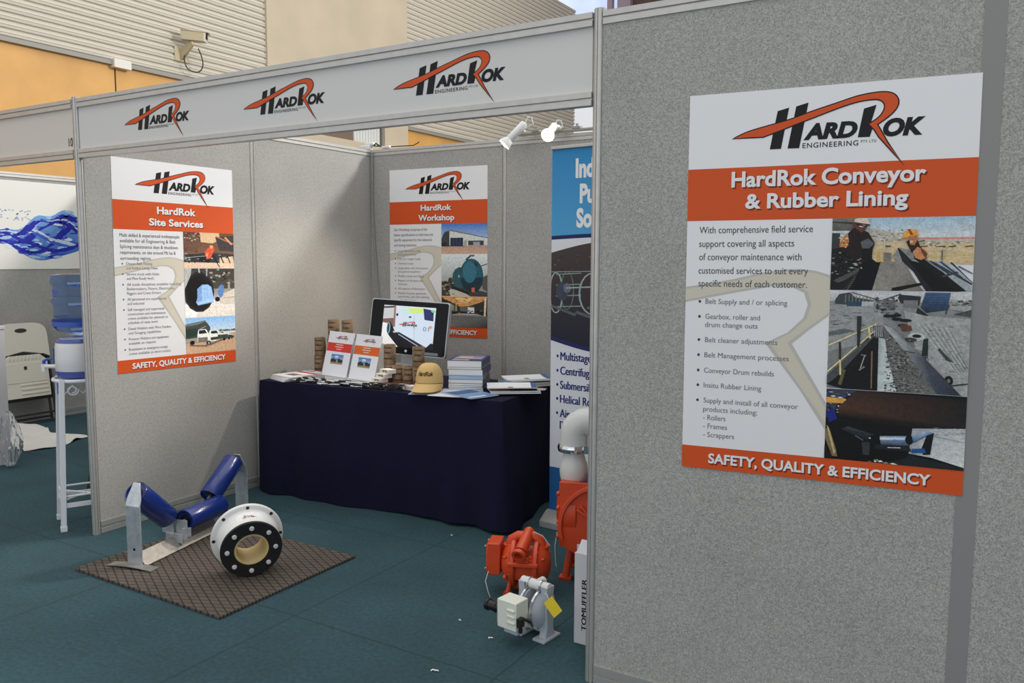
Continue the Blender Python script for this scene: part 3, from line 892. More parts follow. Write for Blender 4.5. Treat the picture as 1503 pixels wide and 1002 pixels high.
def ph_tank(p):
    p.r(0, 0, 1000, 1000, K(206, 214, 214), K(120, 118, 112)); p.p([(0, 640), (400, 760), (1000, 900), (1000, 1000), (0, 1000)], K(70, 66, 60)); p.p([(140, 820), (420, 860), (640, 1000), (200, 1000)], K(190, 184, 172))
    p.blob(90, 740, 90, 110, K(40, 42, 40)); p.blob(200, 640, 50, 90, K(60, 58, 50)); p.scatter(30, 0, 640, 260, 960, 40, [K(40, 40, 38), K(100, 96, 86), K(150, 140, 120)], 71); p.p([(860, 560), (1000, 480), (1000, 880), (900, 820)], K(84, 82, 78))
    p.blob(420, 560, 180, 260, K(48, 84, 92)); p.blob(660, 500, 250, 400, K(40, 88, 104)); p.p([(430, 560), (900, 540), (890, 720), (800, 880), (620, 900), (480, 800)], K(30, 54, 62)); p.ring(660, 500, 250, 400, 14, K(36, 62, 68)); p.blob(620, 420, 150, 260, K(56, 108, 124))
    p.line(540, 130, 660, 20, 40, K(54, 82, 80)); p.blob(690, 30, 40, 24, K(80, 104, 100)); p.line(860, 280, 1000, 220, 20, K(60, 62, 60)); p.p([(720, 170), (800, 220), (790, 290), (730, 260)], K(34, 56, 62)); p.blob(390, 520, 24, 40, K(120, 150, 140)); p.p([(660, 790), (730, 780), (730, 900), (670, 900)], K(190, 96, 80))
    p.p([(260, 760), (620, 900), (600, 960), (240, 820)], K(40, 38, 36))

def ph_inside(p):
    p.r(0, 0, 1000, 1000, K(60, 54, 48), K(140, 140, 136)); p.p([(0, 0), (1000, 0), (960, 120), (600, 300), (420, 330), (100, 160)], K(206, 150, 96)); p.p([(300, 40), (700, 30), (600, 200), (440, 230)], K(230, 190, 130)); p.scatter(30, 100, 10, 900, 240, 50, [K(160, 90, 50), K(236, 200, 140), K(110, 70, 50)], 81, .3)
    p.p([(0, 60), (160, 150), (400, 330), (420, 560), (0, 640)], K(56, 50, 42)); p.p([(960, 100), (620, 320), (620, 560), (1000, 620)], K(58, 54, 50))
    for x in (60, 150, 230, 300): p.r(x, 200 + x * .3, x + 50, 420 + x * .2, K(140, 138, 110)); p.line(x + 60, 90 + x * .5, x + 60, 600, 16, K(34, 30, 28))
    p.r(580, 340, 720, 520, K(214, 216, 216)); p.line(960, 40, 940, 640, 40, K(216, 200, 176)); p.r(400, 480, 560, 580, K(36, 34, 34)); p.r(760, 440, 900, 600, K(44, 42, 42)); p.scatter(30, 100, 440, 900, 600, 40, [K(28, 26, 26), K(120, 110, 90), K(60, 60, 60)], 83)
    p.p([(0, 640), (400, 550), (760, 550), (1000, 640), (1000, 1000), (0, 1000)], None, [K(110, 110, 106), K(176, 178, 176), K(180, 180, 178), K(100, 100, 98), K(60, 58, 54), K(120, 120, 116)])

def poster(label, quad, normal, heads, para, bullets, photos, big):
    tl, tr, br, bl = [Vector(q) for q in quad]
    t = thing('poster', (bl + br) / 2, label, 'poster')
    org = Vector(t.location)
    s = Sheet(tl, tr, br, bl, normal)
    n = s.n
    mb = MB()
    P = [s.p(u, v, 0) for u, v in ((0, 0), (1, 0), (1, 1), (0, 1))]
    fs = [(0, 1, 2, 3), (7, 6, 5, 4), (0, 4, 5, 1), (1, 5, 6, 2), (2, 6, 7, 3), (3, 7, 4, 0)]
    if (P[1] - P[0]).cross(P[2] - P[0]).dot(n) < 0: fs = [f[::-1] for f in fs]
    mb.add([p - org for p in P] + [p - n * .0015 - org for p in P], fs)
    mb.build('paper_sheet', mat('poster_paper', WHT, 0.42), t)
    s.h = .0004
    s.start(); s.rect(0, .672, 1, .808, ORANGE); s.done('heading_band', t, INK, org)
    s.start(); s.rect(0, 0, 1, .0615, ORANGE); s.done('footer_band', t, INK, org)
    s.start(); logo(s, lambda x: x, lambda y: y, .0003, .0008); s.done('logo', t, INK, org)
    DRK = rgb(120, 44, 26)
    s.start()
    for body, u0, v0, u1, cap in heads:
        s.text(body, u0 + .005, v0 - .004, u1 + .005, cap, DRK, bold=.03, h=.0008)
        s.text(body, u0, v0, u1, cap, WHT, bold=.03, h=.0012)
    s.done('heading_lettering', t, INK, org)
    s.start()
    s.text('SAFETY, QUALITY & EFFICIENCY', .113, .0125, .905, .0275, DRK, bold=.03, h=.0008)
    s.text('SAFETY, QUALITY & EFFICIENCY', .109, .0165, .901, .0275, WHT, bold=.03, h=.0012)
    s.done('footer_lettering', t, INK, org)
    # pale swoosh behind the text
    s.start()
    WM = [(0, .496), (.10, .506), (.195, .519), (.30, .536), (.384, .5445), (.44, .5455), (.49, .542), (.545, .531)]
    wm = WM + [(.545, .428), (.48, .392), (.417, .353), (.545, .205), (.545, .135), (.45, .235), (.318, .352), (.40, .382), (.455, .42), (.47, .455), (.455, .485), (.41, .500), (.35, .502), (.20, .483), (.08, .466), (0, .455)]
    s.poly(wm, WMK2, .0003)
    wi = [(0, .490), (.10, .500), (.195, .513), (.30, .530), (.384, .5385), (.44, .5395), (.49, .536), (.545, .523)] + [(.545, .436), (.47, .395), (.400, .355), (.545, .190), (.545, .155), (.45, .245), (.337, .352), (.41, .380), (.467, .418), (.483, .455), (.468, .489), (.415, .506), (.35, .508), (.20, .489), (.08, .472), (0, .461)]
    s.poly(wi, WMK, .0004)
    s.done('watermark', t, INK, org)
    s.start()
    for body, u0, v0, u1, cap in para: s.text(body, u0, v0, u1, cap, TXT, h=.0008)
    for body, u0, v0, u1, cap, dot in bullets:
        s.text(body, u0, v0, u1, cap, TXT2, h=.0008)
        if dot: s.poly([(.059 + .0055 * math.cos(k * PI / 4), v0 + .006 + .004 * math.sin(k * PI / 4)) for k in range(8)], TXT, .0008)
    s.done('body_lettering', t, INK, org)
    for (v0, v1), fn in zip(((.494, .672), (.2445, .491), (.0615, .2425)), photos):
        s.start(); p = Photo(s, .5465, v0, 1.0, v1); fn(p); s.done('photograph', t, PHOTO, org)
    return t

RP = [(.3318, -.0166, 2.0855), (1.1565, -.0166, 2.0692), (1.1687, -.0166, .8890), (.3352, -.0166, .8622)]
poster('large white and orange poster about conveyors and rubber lining on the nearest grey panel', RP, (0, -1, 0),
    [('HardRok Conveyor', .173, .757, .845, .0405), ('& Rubber Lining', .228, .701, .792, .0385)],
    [('With comprehensive field service', .051, .639, .479, .0175), ('support covering all aspects', .051, .603, .414, .0175), ('of conveyor maintenance with', .052, .568, .442, .0175), ('customised services to suit every', .051, .532, .467, .0175), ('specific needs of each customer.', .052, .4975, .465, .0175)],
    [('Belt Supply and / or splicing', .082, .4515, .396, .0135, 1), ('Gearbox, roller and', .083, .411, .296, .0135, 1), ('drum change outs', .083, .389, .288, .0135, 0), ('Belt cleaner adjustments', .084, .348, .364, .0135, 1), ('Belt Management processes', .083, .307, .408, .0135, 1), ('Conveyor Drum rebuilds', .083, .265, .355, .0135, 1), ('Insitu Rubber Lining', .083, .2245, .309, .0135, 1), ('Supply and install of all conveyor', .084, .183, .447, .0135, 1), ('products including;', .083, .159, .296, .0135, 0), ('- Rollers', .084, .136, .174, .0135, 0), ('- Frames', .085, .1125, .181, .0135, 0), ('- Scrappers', .086, .089, .21, .0135, 0)],
    (ph_workers, ph_conveyor, ph_idler), True)
xl = -L + .0150
LP = [(xl, .176, 2.1195), (xl, 1.0125, 2.119), (xl, .9994, .8815), (xl, .1625, .8952)]
def lines(rows, v0, dv, cap, wmax, gap=0.0):
    out = []
    v = v0
    for body, dot in rows:
        if dot and out: v -= gap
        w = wmax * len(body) / 38
        out.append((body, .087, v, .087 + w, cap, dot)); v -= dv
    return out
poster('white and orange poster about site services on the left booth wall', LP, (1, 0, 0),
    [('HardRok', .337, .751, .659, .0355), ('Site Services', .272, .695, .722, .0345)],
    [('Multi skilled & experienced tradespeople', .045, .638, .514, .016), ('available for all Engineering & Belt', .045, .612, .48, .016), ('Splicing maintenance days & shutdown', .045, .585, .50, .016), ('requirements, on site around Mt Isa &', .045, .558, .48, .016), ('surrounding regions.', .045, .531, .281, .016)],
    lines([('Diesel Belt Fitting', 1), ('and Rubber Lining crews', 0), ('Service truck with Hiabs', 1), ("and Mine Ready 4wd's", 0), ('All trade disciplines available including', 1), ('Boilermakers, Fitters, Electricians,', 0), ('Riggers and Crane Drivers', 0), ('All personnel are experienced', 1), ('and inducted', 0), ('Self managed and supervised', 1), ('construction and maintenance', 0), ('crews available for planned or', 0), ('schedule of rates work', 0), ('Diesel Welders with Wire Feeders', 1), ('and Gouging capabilities', 0), ('Pressure Welders and equipment', 1), ('available on request', 0), ('Breakdown or emergency outage', 1), ('crews available at short notice', 0)], .507, .0206, .0125, .40, .0075),
    (ph_repair, ph_gearbox, ph_trucks), False)
yb = D - .0155
BP = [(-2.8878, yb, 2.236), (-1.9858, yb, 2.2281), (-1.9843, yb, .977), (-2.894, yb, .9653)]
poster('white and orange workshop poster on the back wall behind the monitor', BP, (0, -1, 0),
    [('HardRok', .334, .751, .65, .0345), ('Workshop', .309, .691, .678, .036)],
    [('Our Workshop comprises of the', .047, .633, .40, .016), ('below specifications to fabricate job', .047, .602, .46, .016), ('specific equipment for the industrial', .047, .571, .447, .016), ('and mining industries.', .047, .540, .29, .016)],
    lines([('Large fabrication area', 1), ('and paint facility', 0), ('Lifts for single loads', 1), ('Overhead cranes', 1), ('Large plate rolls and presses', 1), ('plus general machinery', 0), ('Mobile cranes and lifting', 1), ('Repairs of all plant and', 1), ('machinery', 0), ('All aspects of fabrication', 1), ('Rebuild of pumps, gearboxes', 1), ('and drives, also belt splicing', 0), ('and rubber lining', 0), ('All welding done by qualified', 1), ('tradespeople', 0)], .507, .0215, .0125, .42, .006),
    (ph_shed, ph_tank, ph_inside), False)
# ================================================================ table and what lies on it
TA = math.radians(4.9)
TO = Vector((-2.962, 1.10, 0))
TM = T(TO) @ RZ(TA)
TZ = 0.752
def tw(x, y, z=0.0):
    return TM @ Vector((x, y, TZ + z))
NAVY = mat('navy_cloth', rgb(22, 22, 47), 0.95, noise=(25, 0.12), Specular_IOR_Level=0.2)
TWd, TDp = 1.80, 0.75
def cloth():
    mb = MB()
    # perimeter parameter: left side (back to front), front, right side (front to back)
    segs = []
    def per(s):
        Ltot = TDp + TWd + TDp
        d = s * Ltot
        r = .03
        if d < TDp: return Vector((0, TDp - d)), Vector((-1, 0))
        d -= TDp
        if d < TWd: return Vector((d, 0)), Vector((0, -1))
        d -= TWd
        return Vector((TWd, d)), Vector((1, 0))
    nu, nv = 150, 22
    Ltot = TDp * 2 + TWd
    def fn(u, v):
        p, n = per(u)
        d = u * Ltot
        # rounded corners: blend the outward direction
        for c in (TDp, TDp + TWd):
            w = (d - c) / .06
            if abs(w) < 1:
                a = Vector((-1, 0)) if c == TDp else Vector((0, -1))
                b = Vector((0, -1)) if c == TDp else Vector((1, 0))
                k = (w + 1) / 2
                n = (a * (1 - k) + b * k).normalized()
        drop = v
        amp = .027 * min(1, drop * 1.6)
        wave = math.sin(d * 9.5 + .6) * .55 + math.sin(d * 21 + 1.3 * drop + 1.0) * .28 + math.sin(d * 4.3 + 2) * .55
        sharp = 0
        # corner folds hang outwards at the right front corner
        for c, am, wd in ((TDp + TWd, .085, .13), (TDp + TWd - .30, .055, .09), (TDp + .12, .03, .07), (TDp + .38, .02, .08), (TDp + TWd + .28, .03, .09)):
            sharp += am * drop ** 1.3 * math.exp(-((d - c) / wd) ** 2)
        left = d < TDp - .02
        out = 0.006 + (amp * (wave * .7 + .6) + sharp) * (0.12 if left else 1)
        q = p + n * out
        hem = .012 + .010 * math.sin(d * 3.1 + .5) if not left else .012
        z = TZ - .004 - (TZ - .004 - hem) * v
        if v == 0: q = p + n * .002; z = TZ - .0005
        return (q.x, q.y, z)
    mb.grid(fn, nu, nv)
    # top, softly crowned edge
    nx, ny = 40, 16
    mb.grid(lambda u, v: (u * TWd, v * TDp, TZ - .0005), nx, ny)
    # back drop
    mb.grid(lambda u, v: (TWd * (1 - u), TDp + .004, TZ - .0005 - (TZ - .015) * v), 30, 6)
    o = mb.build('tablecloth', NAVY, None, TO, (0, 0, TA), angle=60)
    return tag(o, 'navy blue cloth draped to the floor over the display table', 'tablecloth')
cloth()

def flat_sheet(M_, w, h, n=(0, 0, 1), th=0.0):
    """Sheet whose plane is local XY of M_ (centre at origin), facing local Z"""
    c = [M_ @ Vector((x * w / 2, y * h / 2, th)) for x, y in ((-1, 1), (1, 1), (1, -1), (-1, -1))]
    s = Sheet(c[0], c[1], c[2], c[3], M_.to_3x3() @ Vector(n))
    s.h = .0004
    return s
def small_logo(s, u0, v0, u1, v1):
    """logo fitted to a rectangle of the sheet"""
    kx = (u1 - u0) / (.836 - .179); ky = (v1 - v0) / (.972 - .80)
    logo(s, lambda x: u0 + (x - .179) * kx, lambda y: v0 + (y - .80) * ky, .00025, .0006, detail=False)
RED = rgb(206, 62, 58)
# --- magazines at the left end
def booklet(name, x, y, rz, w, h, th, label, cat, draw, group=None, z=0.0, curl=0.0, mats=PAPER):
    t = thing(name, tw(x, y, z), label, cat, TA + rz, group)
    mb = MB()
    n = 10
    f = lambda u: curl * (abs(u - .5) * 2) ** 2
    vs = []
    for k in range(n + 1):
        u = k / n
        for yy in (-h / 2, h / 2):
            vs.append((-w / 2 + w * u, yy, f(u) + .0006)); vs.append((-w / 2 + w * u, yy, f(u) + th))
    fs = []
    for k in range(n):
        a, b = 4 * k, 4 * k + 4
        fs += [(a, a + 2, b + 2, b)[::1], (a + 1, b + 1, b + 3, a + 3), (a, b, b + 1, a + 1), (a + 2, a + 3, b + 3, b + 2)]
    fs += [(0, 1, 3, 2), (4 * n, 4 * n + 2, 4 * n + 3, 4 * n + 1)]
    mb.add(vs, fs)
    mb.build('pages', mats, t)
    s = Sheet((-w / 2, h / 2, 0), (w / 2, h / 2, 0), (w / 2, -h / 2, 0), (-w / 2, -h / 2, 0), (0, 0, 1))
    base = s.p
    s.p = lambda u, v, hh=0: base(u, v, hh + th + f(u))
    s.h = .0005
    # finely cut rectangles so that the print follows the curl
    def strip(u0, v0, u1, v1, c, c2=None):
        for k in range(10):
            a, b = max(u0, k / 10), min(u1, (k + 1) / 10)
            if b > a: s.rect(a, v0, b, v1, c, c2)
    draw(s, strip)
    s.done('cover', t, INK)
    return t
def red_cover(s, strip):
    strip(0, 0, 1, 1, rgb(232, 230, 230)); s.h = .0009
    strip(0, .62, 1, .74, RED); strip(.25, .2, .75, .42, rgb(120, 116, 124)); strip(.05, .86, .5, .92, rgb(70, 60, 66))
def red_cover2(s, strip):
    strip(0, 0, 1, 1, rgb(214, 150, 146)); s.h = .0009
    strip(.1, .5, .9, .85, rgb(190, 90, 90)); strip(.1, .1, .9, .3, rgb(226, 200, 196))
for k in range(4):
    booklet('magazine', .17 + .004 * k, .17 + .006 * k, math.radians(-24 + 3 * k), .21, .297, .007, ['white and red magazine at the bottom of the stack on the left table corner', 'white and red magazine second from the bottom on the left table corner', 'white and red magazine second from the top on the left table corner', 'white and red magazine on top of the stack at the left table corner'][k], 'magazine', red_cover, 'magazines at the left end', z=.0082 * k)
for k in range(2):
    booklet('magazine', .30, .50 + .004 * k, math.radians(-10 - 4 * k), .21, .297, .007, ['lower red covered magazine lying behind the white magazines', 'upper red covered magazine lying behind the white magazines'][k], 'magazine', red_cover2, 'magazines at the left end', z=.0082 * k)

# --- brown printed can coolers
BROWN = mat('brown_camouflage_neoprene', rgb(134, 112, 88), 0.85, noise=(34, 0.42, 3))
def make_can(loc, label, rz=0.0, group='brown can coolers'):
    t = thing('can_cooler', loc, label, 'can cooler', rz, group)
    r, h = .0385, .128
    mb = MB(); mb.lathe([(.006, .0), (r - .003, 0), (r, .004), (r, h - .003), (r - .002, h), (r - .006, h), (r - .007, h - .004), (r - .007, .008), (.004, .008)], n=28, caps=True)
    mb.build('foam_sleeve', BROWN, t)
    mb = MB()
    rr = r + .0006
    vs, fs, x0, x1 = text2d('HardRok', .03, .25)
    w = .050
    P = []
    for x, y in vs:
        a = -PI / 2 + ((x - x0) / (x1 - x0) - .5) * w / rr
        P.append((rr * math.cos(a), rr * math.sin(a), .074 + (y) * w / (x1 - x0)))
    mb.add(P, fs, None, [rgb(34, 26, 22)] * len(P))
    for z, c in ((.035, rgb(90, 52, 40)), (.105, rgb(96, 70, 52))):
        for k in range(8):
            a, b = -PI / 2 - .8 + .2 * k, -PI / 2 - .6 + .2 * k
            mb.add([(rr * math.cos(a), rr * math.sin(a), z), (rr * math.cos(b), rr * math.sin(b), z), (rr * math.cos(b), rr * math.sin(b), z + .008), (rr * math.cos(a), rr * math.sin(a), z + .008)], [(0, 1, 2, 3)], None, [c] * 4)
    mb.build('printed_logo', INK, t, weld=False)
    return t
CANS = [
    (.160, .42, 0, 'bottom left can cooler of the stack behind the white manuals'),
    (.245, .42, 0, 'bottom second can cooler from the left behind the white manuals'),
    (.330, .42, 0, 'bottom third can cooler from the left hidden partly by the manuals'),
    (.415, .42, 0, 'bottom right can cooler standing behind the white manuals'),
    (.165, .42, 1, 'can cooler at the left end of the middle row behind the manuals'),
    (.262, .44, 1, 'can cooler next from the left in the middle row behind the manuals'),
    (.345, .42, 1, 'can cooler third along the middle row behind the manuals'),
    (.425, .42, 1, 'can cooler at the right end of the middle row behind the manuals'),
    (.285, .42, 2, 'left one of the two can coolers topping the stack by the left wall'),
    (.402, .42, 2, 'right one of the two can coolers topping the stack by the left wall'),
    (.858, .262, 0, 'lower can cooler right beside the white manual under the monitor corner'),
    (.858, .262, 1, 'upper can cooler right beside the white manual under the monitor corner'),
    (.937, .238, 0, 'can cooler at the left of the low row below the monitor'),
    (1.016, .236, 0, 'can cooler at the right of the low row below the monitor'),
    (1.096, .232, 0, 'lower can cooler standing between the low row and the tan cap'),
    (1.096, .232, 1, 'upper can cooler balanced beside the tan cap under the monitor'),
]
c0 = None
for k, (x, y, lv, lab) in enumerate(CANS):
    loc = tw(x, y, .1283 * lv + .0005)
    rz = TA + math.radians([8, -14, 20, -5, 14, -30, 5, 24, 4, 18, 20, 6, 35, 28, 30, 22][k])
    if c0 is None: c0 = make_can(loc, lab, rz)
    else: dup(c0, loc, (0, 0, rz), lab)

# --- two spiral bound manuals on a white easel
MR = math.radians(-1)
def easel():
    t = thing('display_easel', tw(.578, .205), 'white folded display easel carrying two spiral bound manuals', 'easel', TA + MR)
    mb = MB()
    mb.box2((-.215, -.11, .0006), (.215, .135, .006)); mb.box2((-.215, -.11, .006), (.215, -.104, .016))
    mb.build('foot_sheet', PAPER, t, bevel=.001)
    mb = MB()
    a = math.radians(16)
    mb.box((.40, .004, .27), T(0, -.010, .006) @ RX(-a), (0, 0, .14))
    mb.build('back_plate', PAPER, t)
    mb = MB(); mb.box((.40, .003, .25), T(0, .128, .006) @ RX(math.radians(5)), (0, 0, .125)); mb.build('strut', PAPER, t)
    return t
easel()
def manual(dx, label, band):
    t = thing('spiral_manual', tw(.578, .205), label, 'manual', TA + MR)
    Mx = T(0, -.022, .016) @ RX(-math.radians(16)) @ RY(math.radians(2.5)) @ T(dx, 0, .012)
    w, h = .208, .297
    mb = MB(); mb.box2((-w / 2, -.007, 0), (w / 2, 0, h), Mx); mb.build('pages', PAPER, t)
    s = Sheet(Mx @ Vector((-w / 2, -.0074, h)), Mx @ Vector((w / 2, -.0074, h)), Mx @ Vector((w / 2, -.0074, 0)), Mx @ Vector((-w / 2, -.0074, 0)), Mx.to_3x3() @ Vector((0, -1, 0)))
    s.h = .0004
    s.rect(0, 0, 1, 1, rgb(232, 233, 238)); s.h = .0007
    s.rect(0.02, .55, 1, .745, band)
    for j, (a, b) in enumerate(((.36, .64), (.34, .66), (.4, .6))): s.h = .001; s.rect(a, .70 - j * .05, b, .715 - j * .05, rgb(240, 220, 210))
    small_logo(s, .28, .79, .80, .92)
    s.done('cover', t, INK)
    s.start()
    p = Photo(s, .26, .27, .74, .49, .0008); p.r(0, 0, 1000, 500, rgb(70, 120, 196), rgb(150, 180, 220)); p.r(0, 500, 1000, 1000, rgb(90, 90, 70), rgb(170, 150, 110)); p.blob(450, 230, 160, 100, rgb(220, 230, 240)); p.p([(0, 560), (200, 380), (420, 560), (700, 400), (1000, 600), (1000, 800), (0, 800)], rgb(50, 60, 60)); p.r(460, 560, 600, 800, rgb(150, 150, 150))
    s.done('cover_photograph', t, INK)
    mb = MB()
    for j in range(26):
        z = .012 + j * .0108
        pts = [Mx @ Vector((-w / 2 + .005 * math.cos(q) - .002, -.0035 + .0065 * math.sin(q), z)) for q in [2 * PI * i / 10 for i in range(10)]]
        mb.tube(pts, .0019, 5, closed=True)
    mb.build('wire_binding', BLACK, t)
    return t
manual(-.1125, 'spiral bound manual with a red band on the left of the easel', rgb(214, 66, 58))
manual(.1125, 'spiral bound manual with an orange band on the right of the easel', rgb(220, 104, 46))

# --- pens: a loose pile of white and black pens
def make_pen(loc, rz, label, tilt, cap):
    t = thing('pen', loc, label, 'pen', rz, 'giveaway pens at the table front')
    t.rotation_euler = (0, tilt, rz)
    mb = MB(); mb.lathe([(.0008, -.070), (.0022, -.064), (.0046, -.052), (.005, .02), (.005, .045)], RY(PI / 2), 10); mb.build('barrel', WHITE, t)
    mb = MB(); mb.lathe([(.0054, .005), (.0054, .062), (.003, .068)], RY(PI / 2), 10); mb.box((.04, .003, .002), None, (.045, 0, .0065)); mb.build('cap', cap, t)
    return t
rn = random.Random(5)
pen_a = None
placed = []
def seg_ok(p, d, lv):
    for (q, e, l2) in placed:
        if l2 != lv: continue
        for i in range(-3, 4):
            for j in range(-3, 4):
                if (p + d * (i * .024) - q - e * (j * .024)).length < .0125: return False
    return True
tries = 0
while len(placed) < 24 and tries < 6000:
    tries += 1
    lv = min(2, tries // 700)
    x = rn.uniform(.28, .80); y = .085 - (x - .26) * .10 + rn.uniform(-.045, .03)
    y = max(y, .05)
    an = rn.uniform(-.75, .75)
    d = Vector((math.cos(an), math.sin(an), 0)); p = Vector((x, y, 0))
    if y - abs(d.y) * .07 < .004 or y + abs(d.y) * .07 > .11 or not seg_ok(p, d, lv): continue
    placed.append((p, d, lv))
    rz = TA + an + (PI if rn.random() < .5 else 0)
    loc = tw(x, y, .0056 + .0112 * lv)
    lab = 'one of the white pens with black caps strewn along the table front'
    if pen_a is None: pen_a = make_pen(loc, rz, lab, 0, BLACK)
    else: dup(pen_a, loc, (0, 0, rz), lab)

# --- black lanyards coiled in a heap
def make_lanyard(loc, rz):
    t = thing('lanyard', loc, 'one of the black lanyards heaped in front of the white cartons', 'lanyard', rz, 'black lanyards in a heap')
    mb = MB()
    r = random.Random(3)
    pts = []
    for i in range(26):
        a = 2 * PI * i / 26
        pts.append((.046 * math.cos(a) * (1 + .25 * math.sin(3 * a)), .030 * math.sin(a) * (1 + .35 * math.cos(2 * a)), .0006 * math.sin(2 * a + 1)))
    mb.tube(pts, .0032, 6, closed=True)
    mb.build('strap', mat('black_webbing', rgb(30, 32, 30), 0.8), t)
    mb = MB(); mb.box((.012, .008, .005), None, (.052, .004, .0)); mb.cyl((.056, .004, .0), (.066, .004, .0), .003, n=8); mb.build('clip', CHROME, t)
    return t
lan = None
for k in range(10):
    x = (.912, 1.045)[k % 2] + rn.uniform(-.012, .012); y = .052 + rn.uniform(-.008, .006); z = .0032 + .0080 * (k // 2)
    rz = TA + rn.uniform(-.25, .25) + (PI if rn.random() < .5 else 0)
    if lan is None: lan = make_lanyard(tw(x, y, z), rz)
    else: dup(lan, tw(x, y, z), (0, 0, rz))

# --- four small white cartons set like stairs
for k in range(4):
    z = .0006 + k * .0272
    t = thing('small_carton', tw(.838 + .020 * k, .135 + .016 * k, z), ['lowest and frontmost small white carton of the stepped four by the can coolers', 'second lowest small white carton of the stepped four by the can coolers', 'second highest small white carton of the stepped four by the can coolers', 'highest small white carton of the stepped four by the can coolers'][k], 'carton', TA - .35, 'stepped white cartons')
    mb = MB(); mb.box2((-.047, -.03, 0), (.047, .03, .027)); mb.build('box', mat('cream_card', rgb(232, 230, 220), .6), t, bevel=.0015)
    s = Sheet((-.047, -.0306, .027), (.047, -.0306, .027), (.047, -.0306, 0), (-.047, -.0306, 0), (0, -1, 0))
    small_logo(s, .2, .12, .9, .88)
    s.done('printed_logo', t, INK)
# --- little card boxes to the right of the cartons
for k, (x, y, rz, w, c, lab) in enumerate(((.955, .128, -.1, .085, rgb(108, 52, 56), 'small maroon card box lying beside the black lanyards'), (1.045, .124, -.25, .075, rgb(206, 170, 172), 'small pink card box lying between the maroon and white boxes'), (1.118, .118, -.2, .055, rgb(220, 214, 208), 'small pale card box lying in front of the tan cap'))):
    mb = MB(); mb.box2((-w / 2, -.028, 0), (w / 2, .028, .026)); mb.box2((-w / 2 - .001, -.029, .019), (w / 2 + .001, .029, .0275))
    tag(mb.build('card_box', mat('card_%d' % k, c, .6), None, tw(x, y, .0006), (0, 0, TA + rz), bevel=.001), lab, 'box')

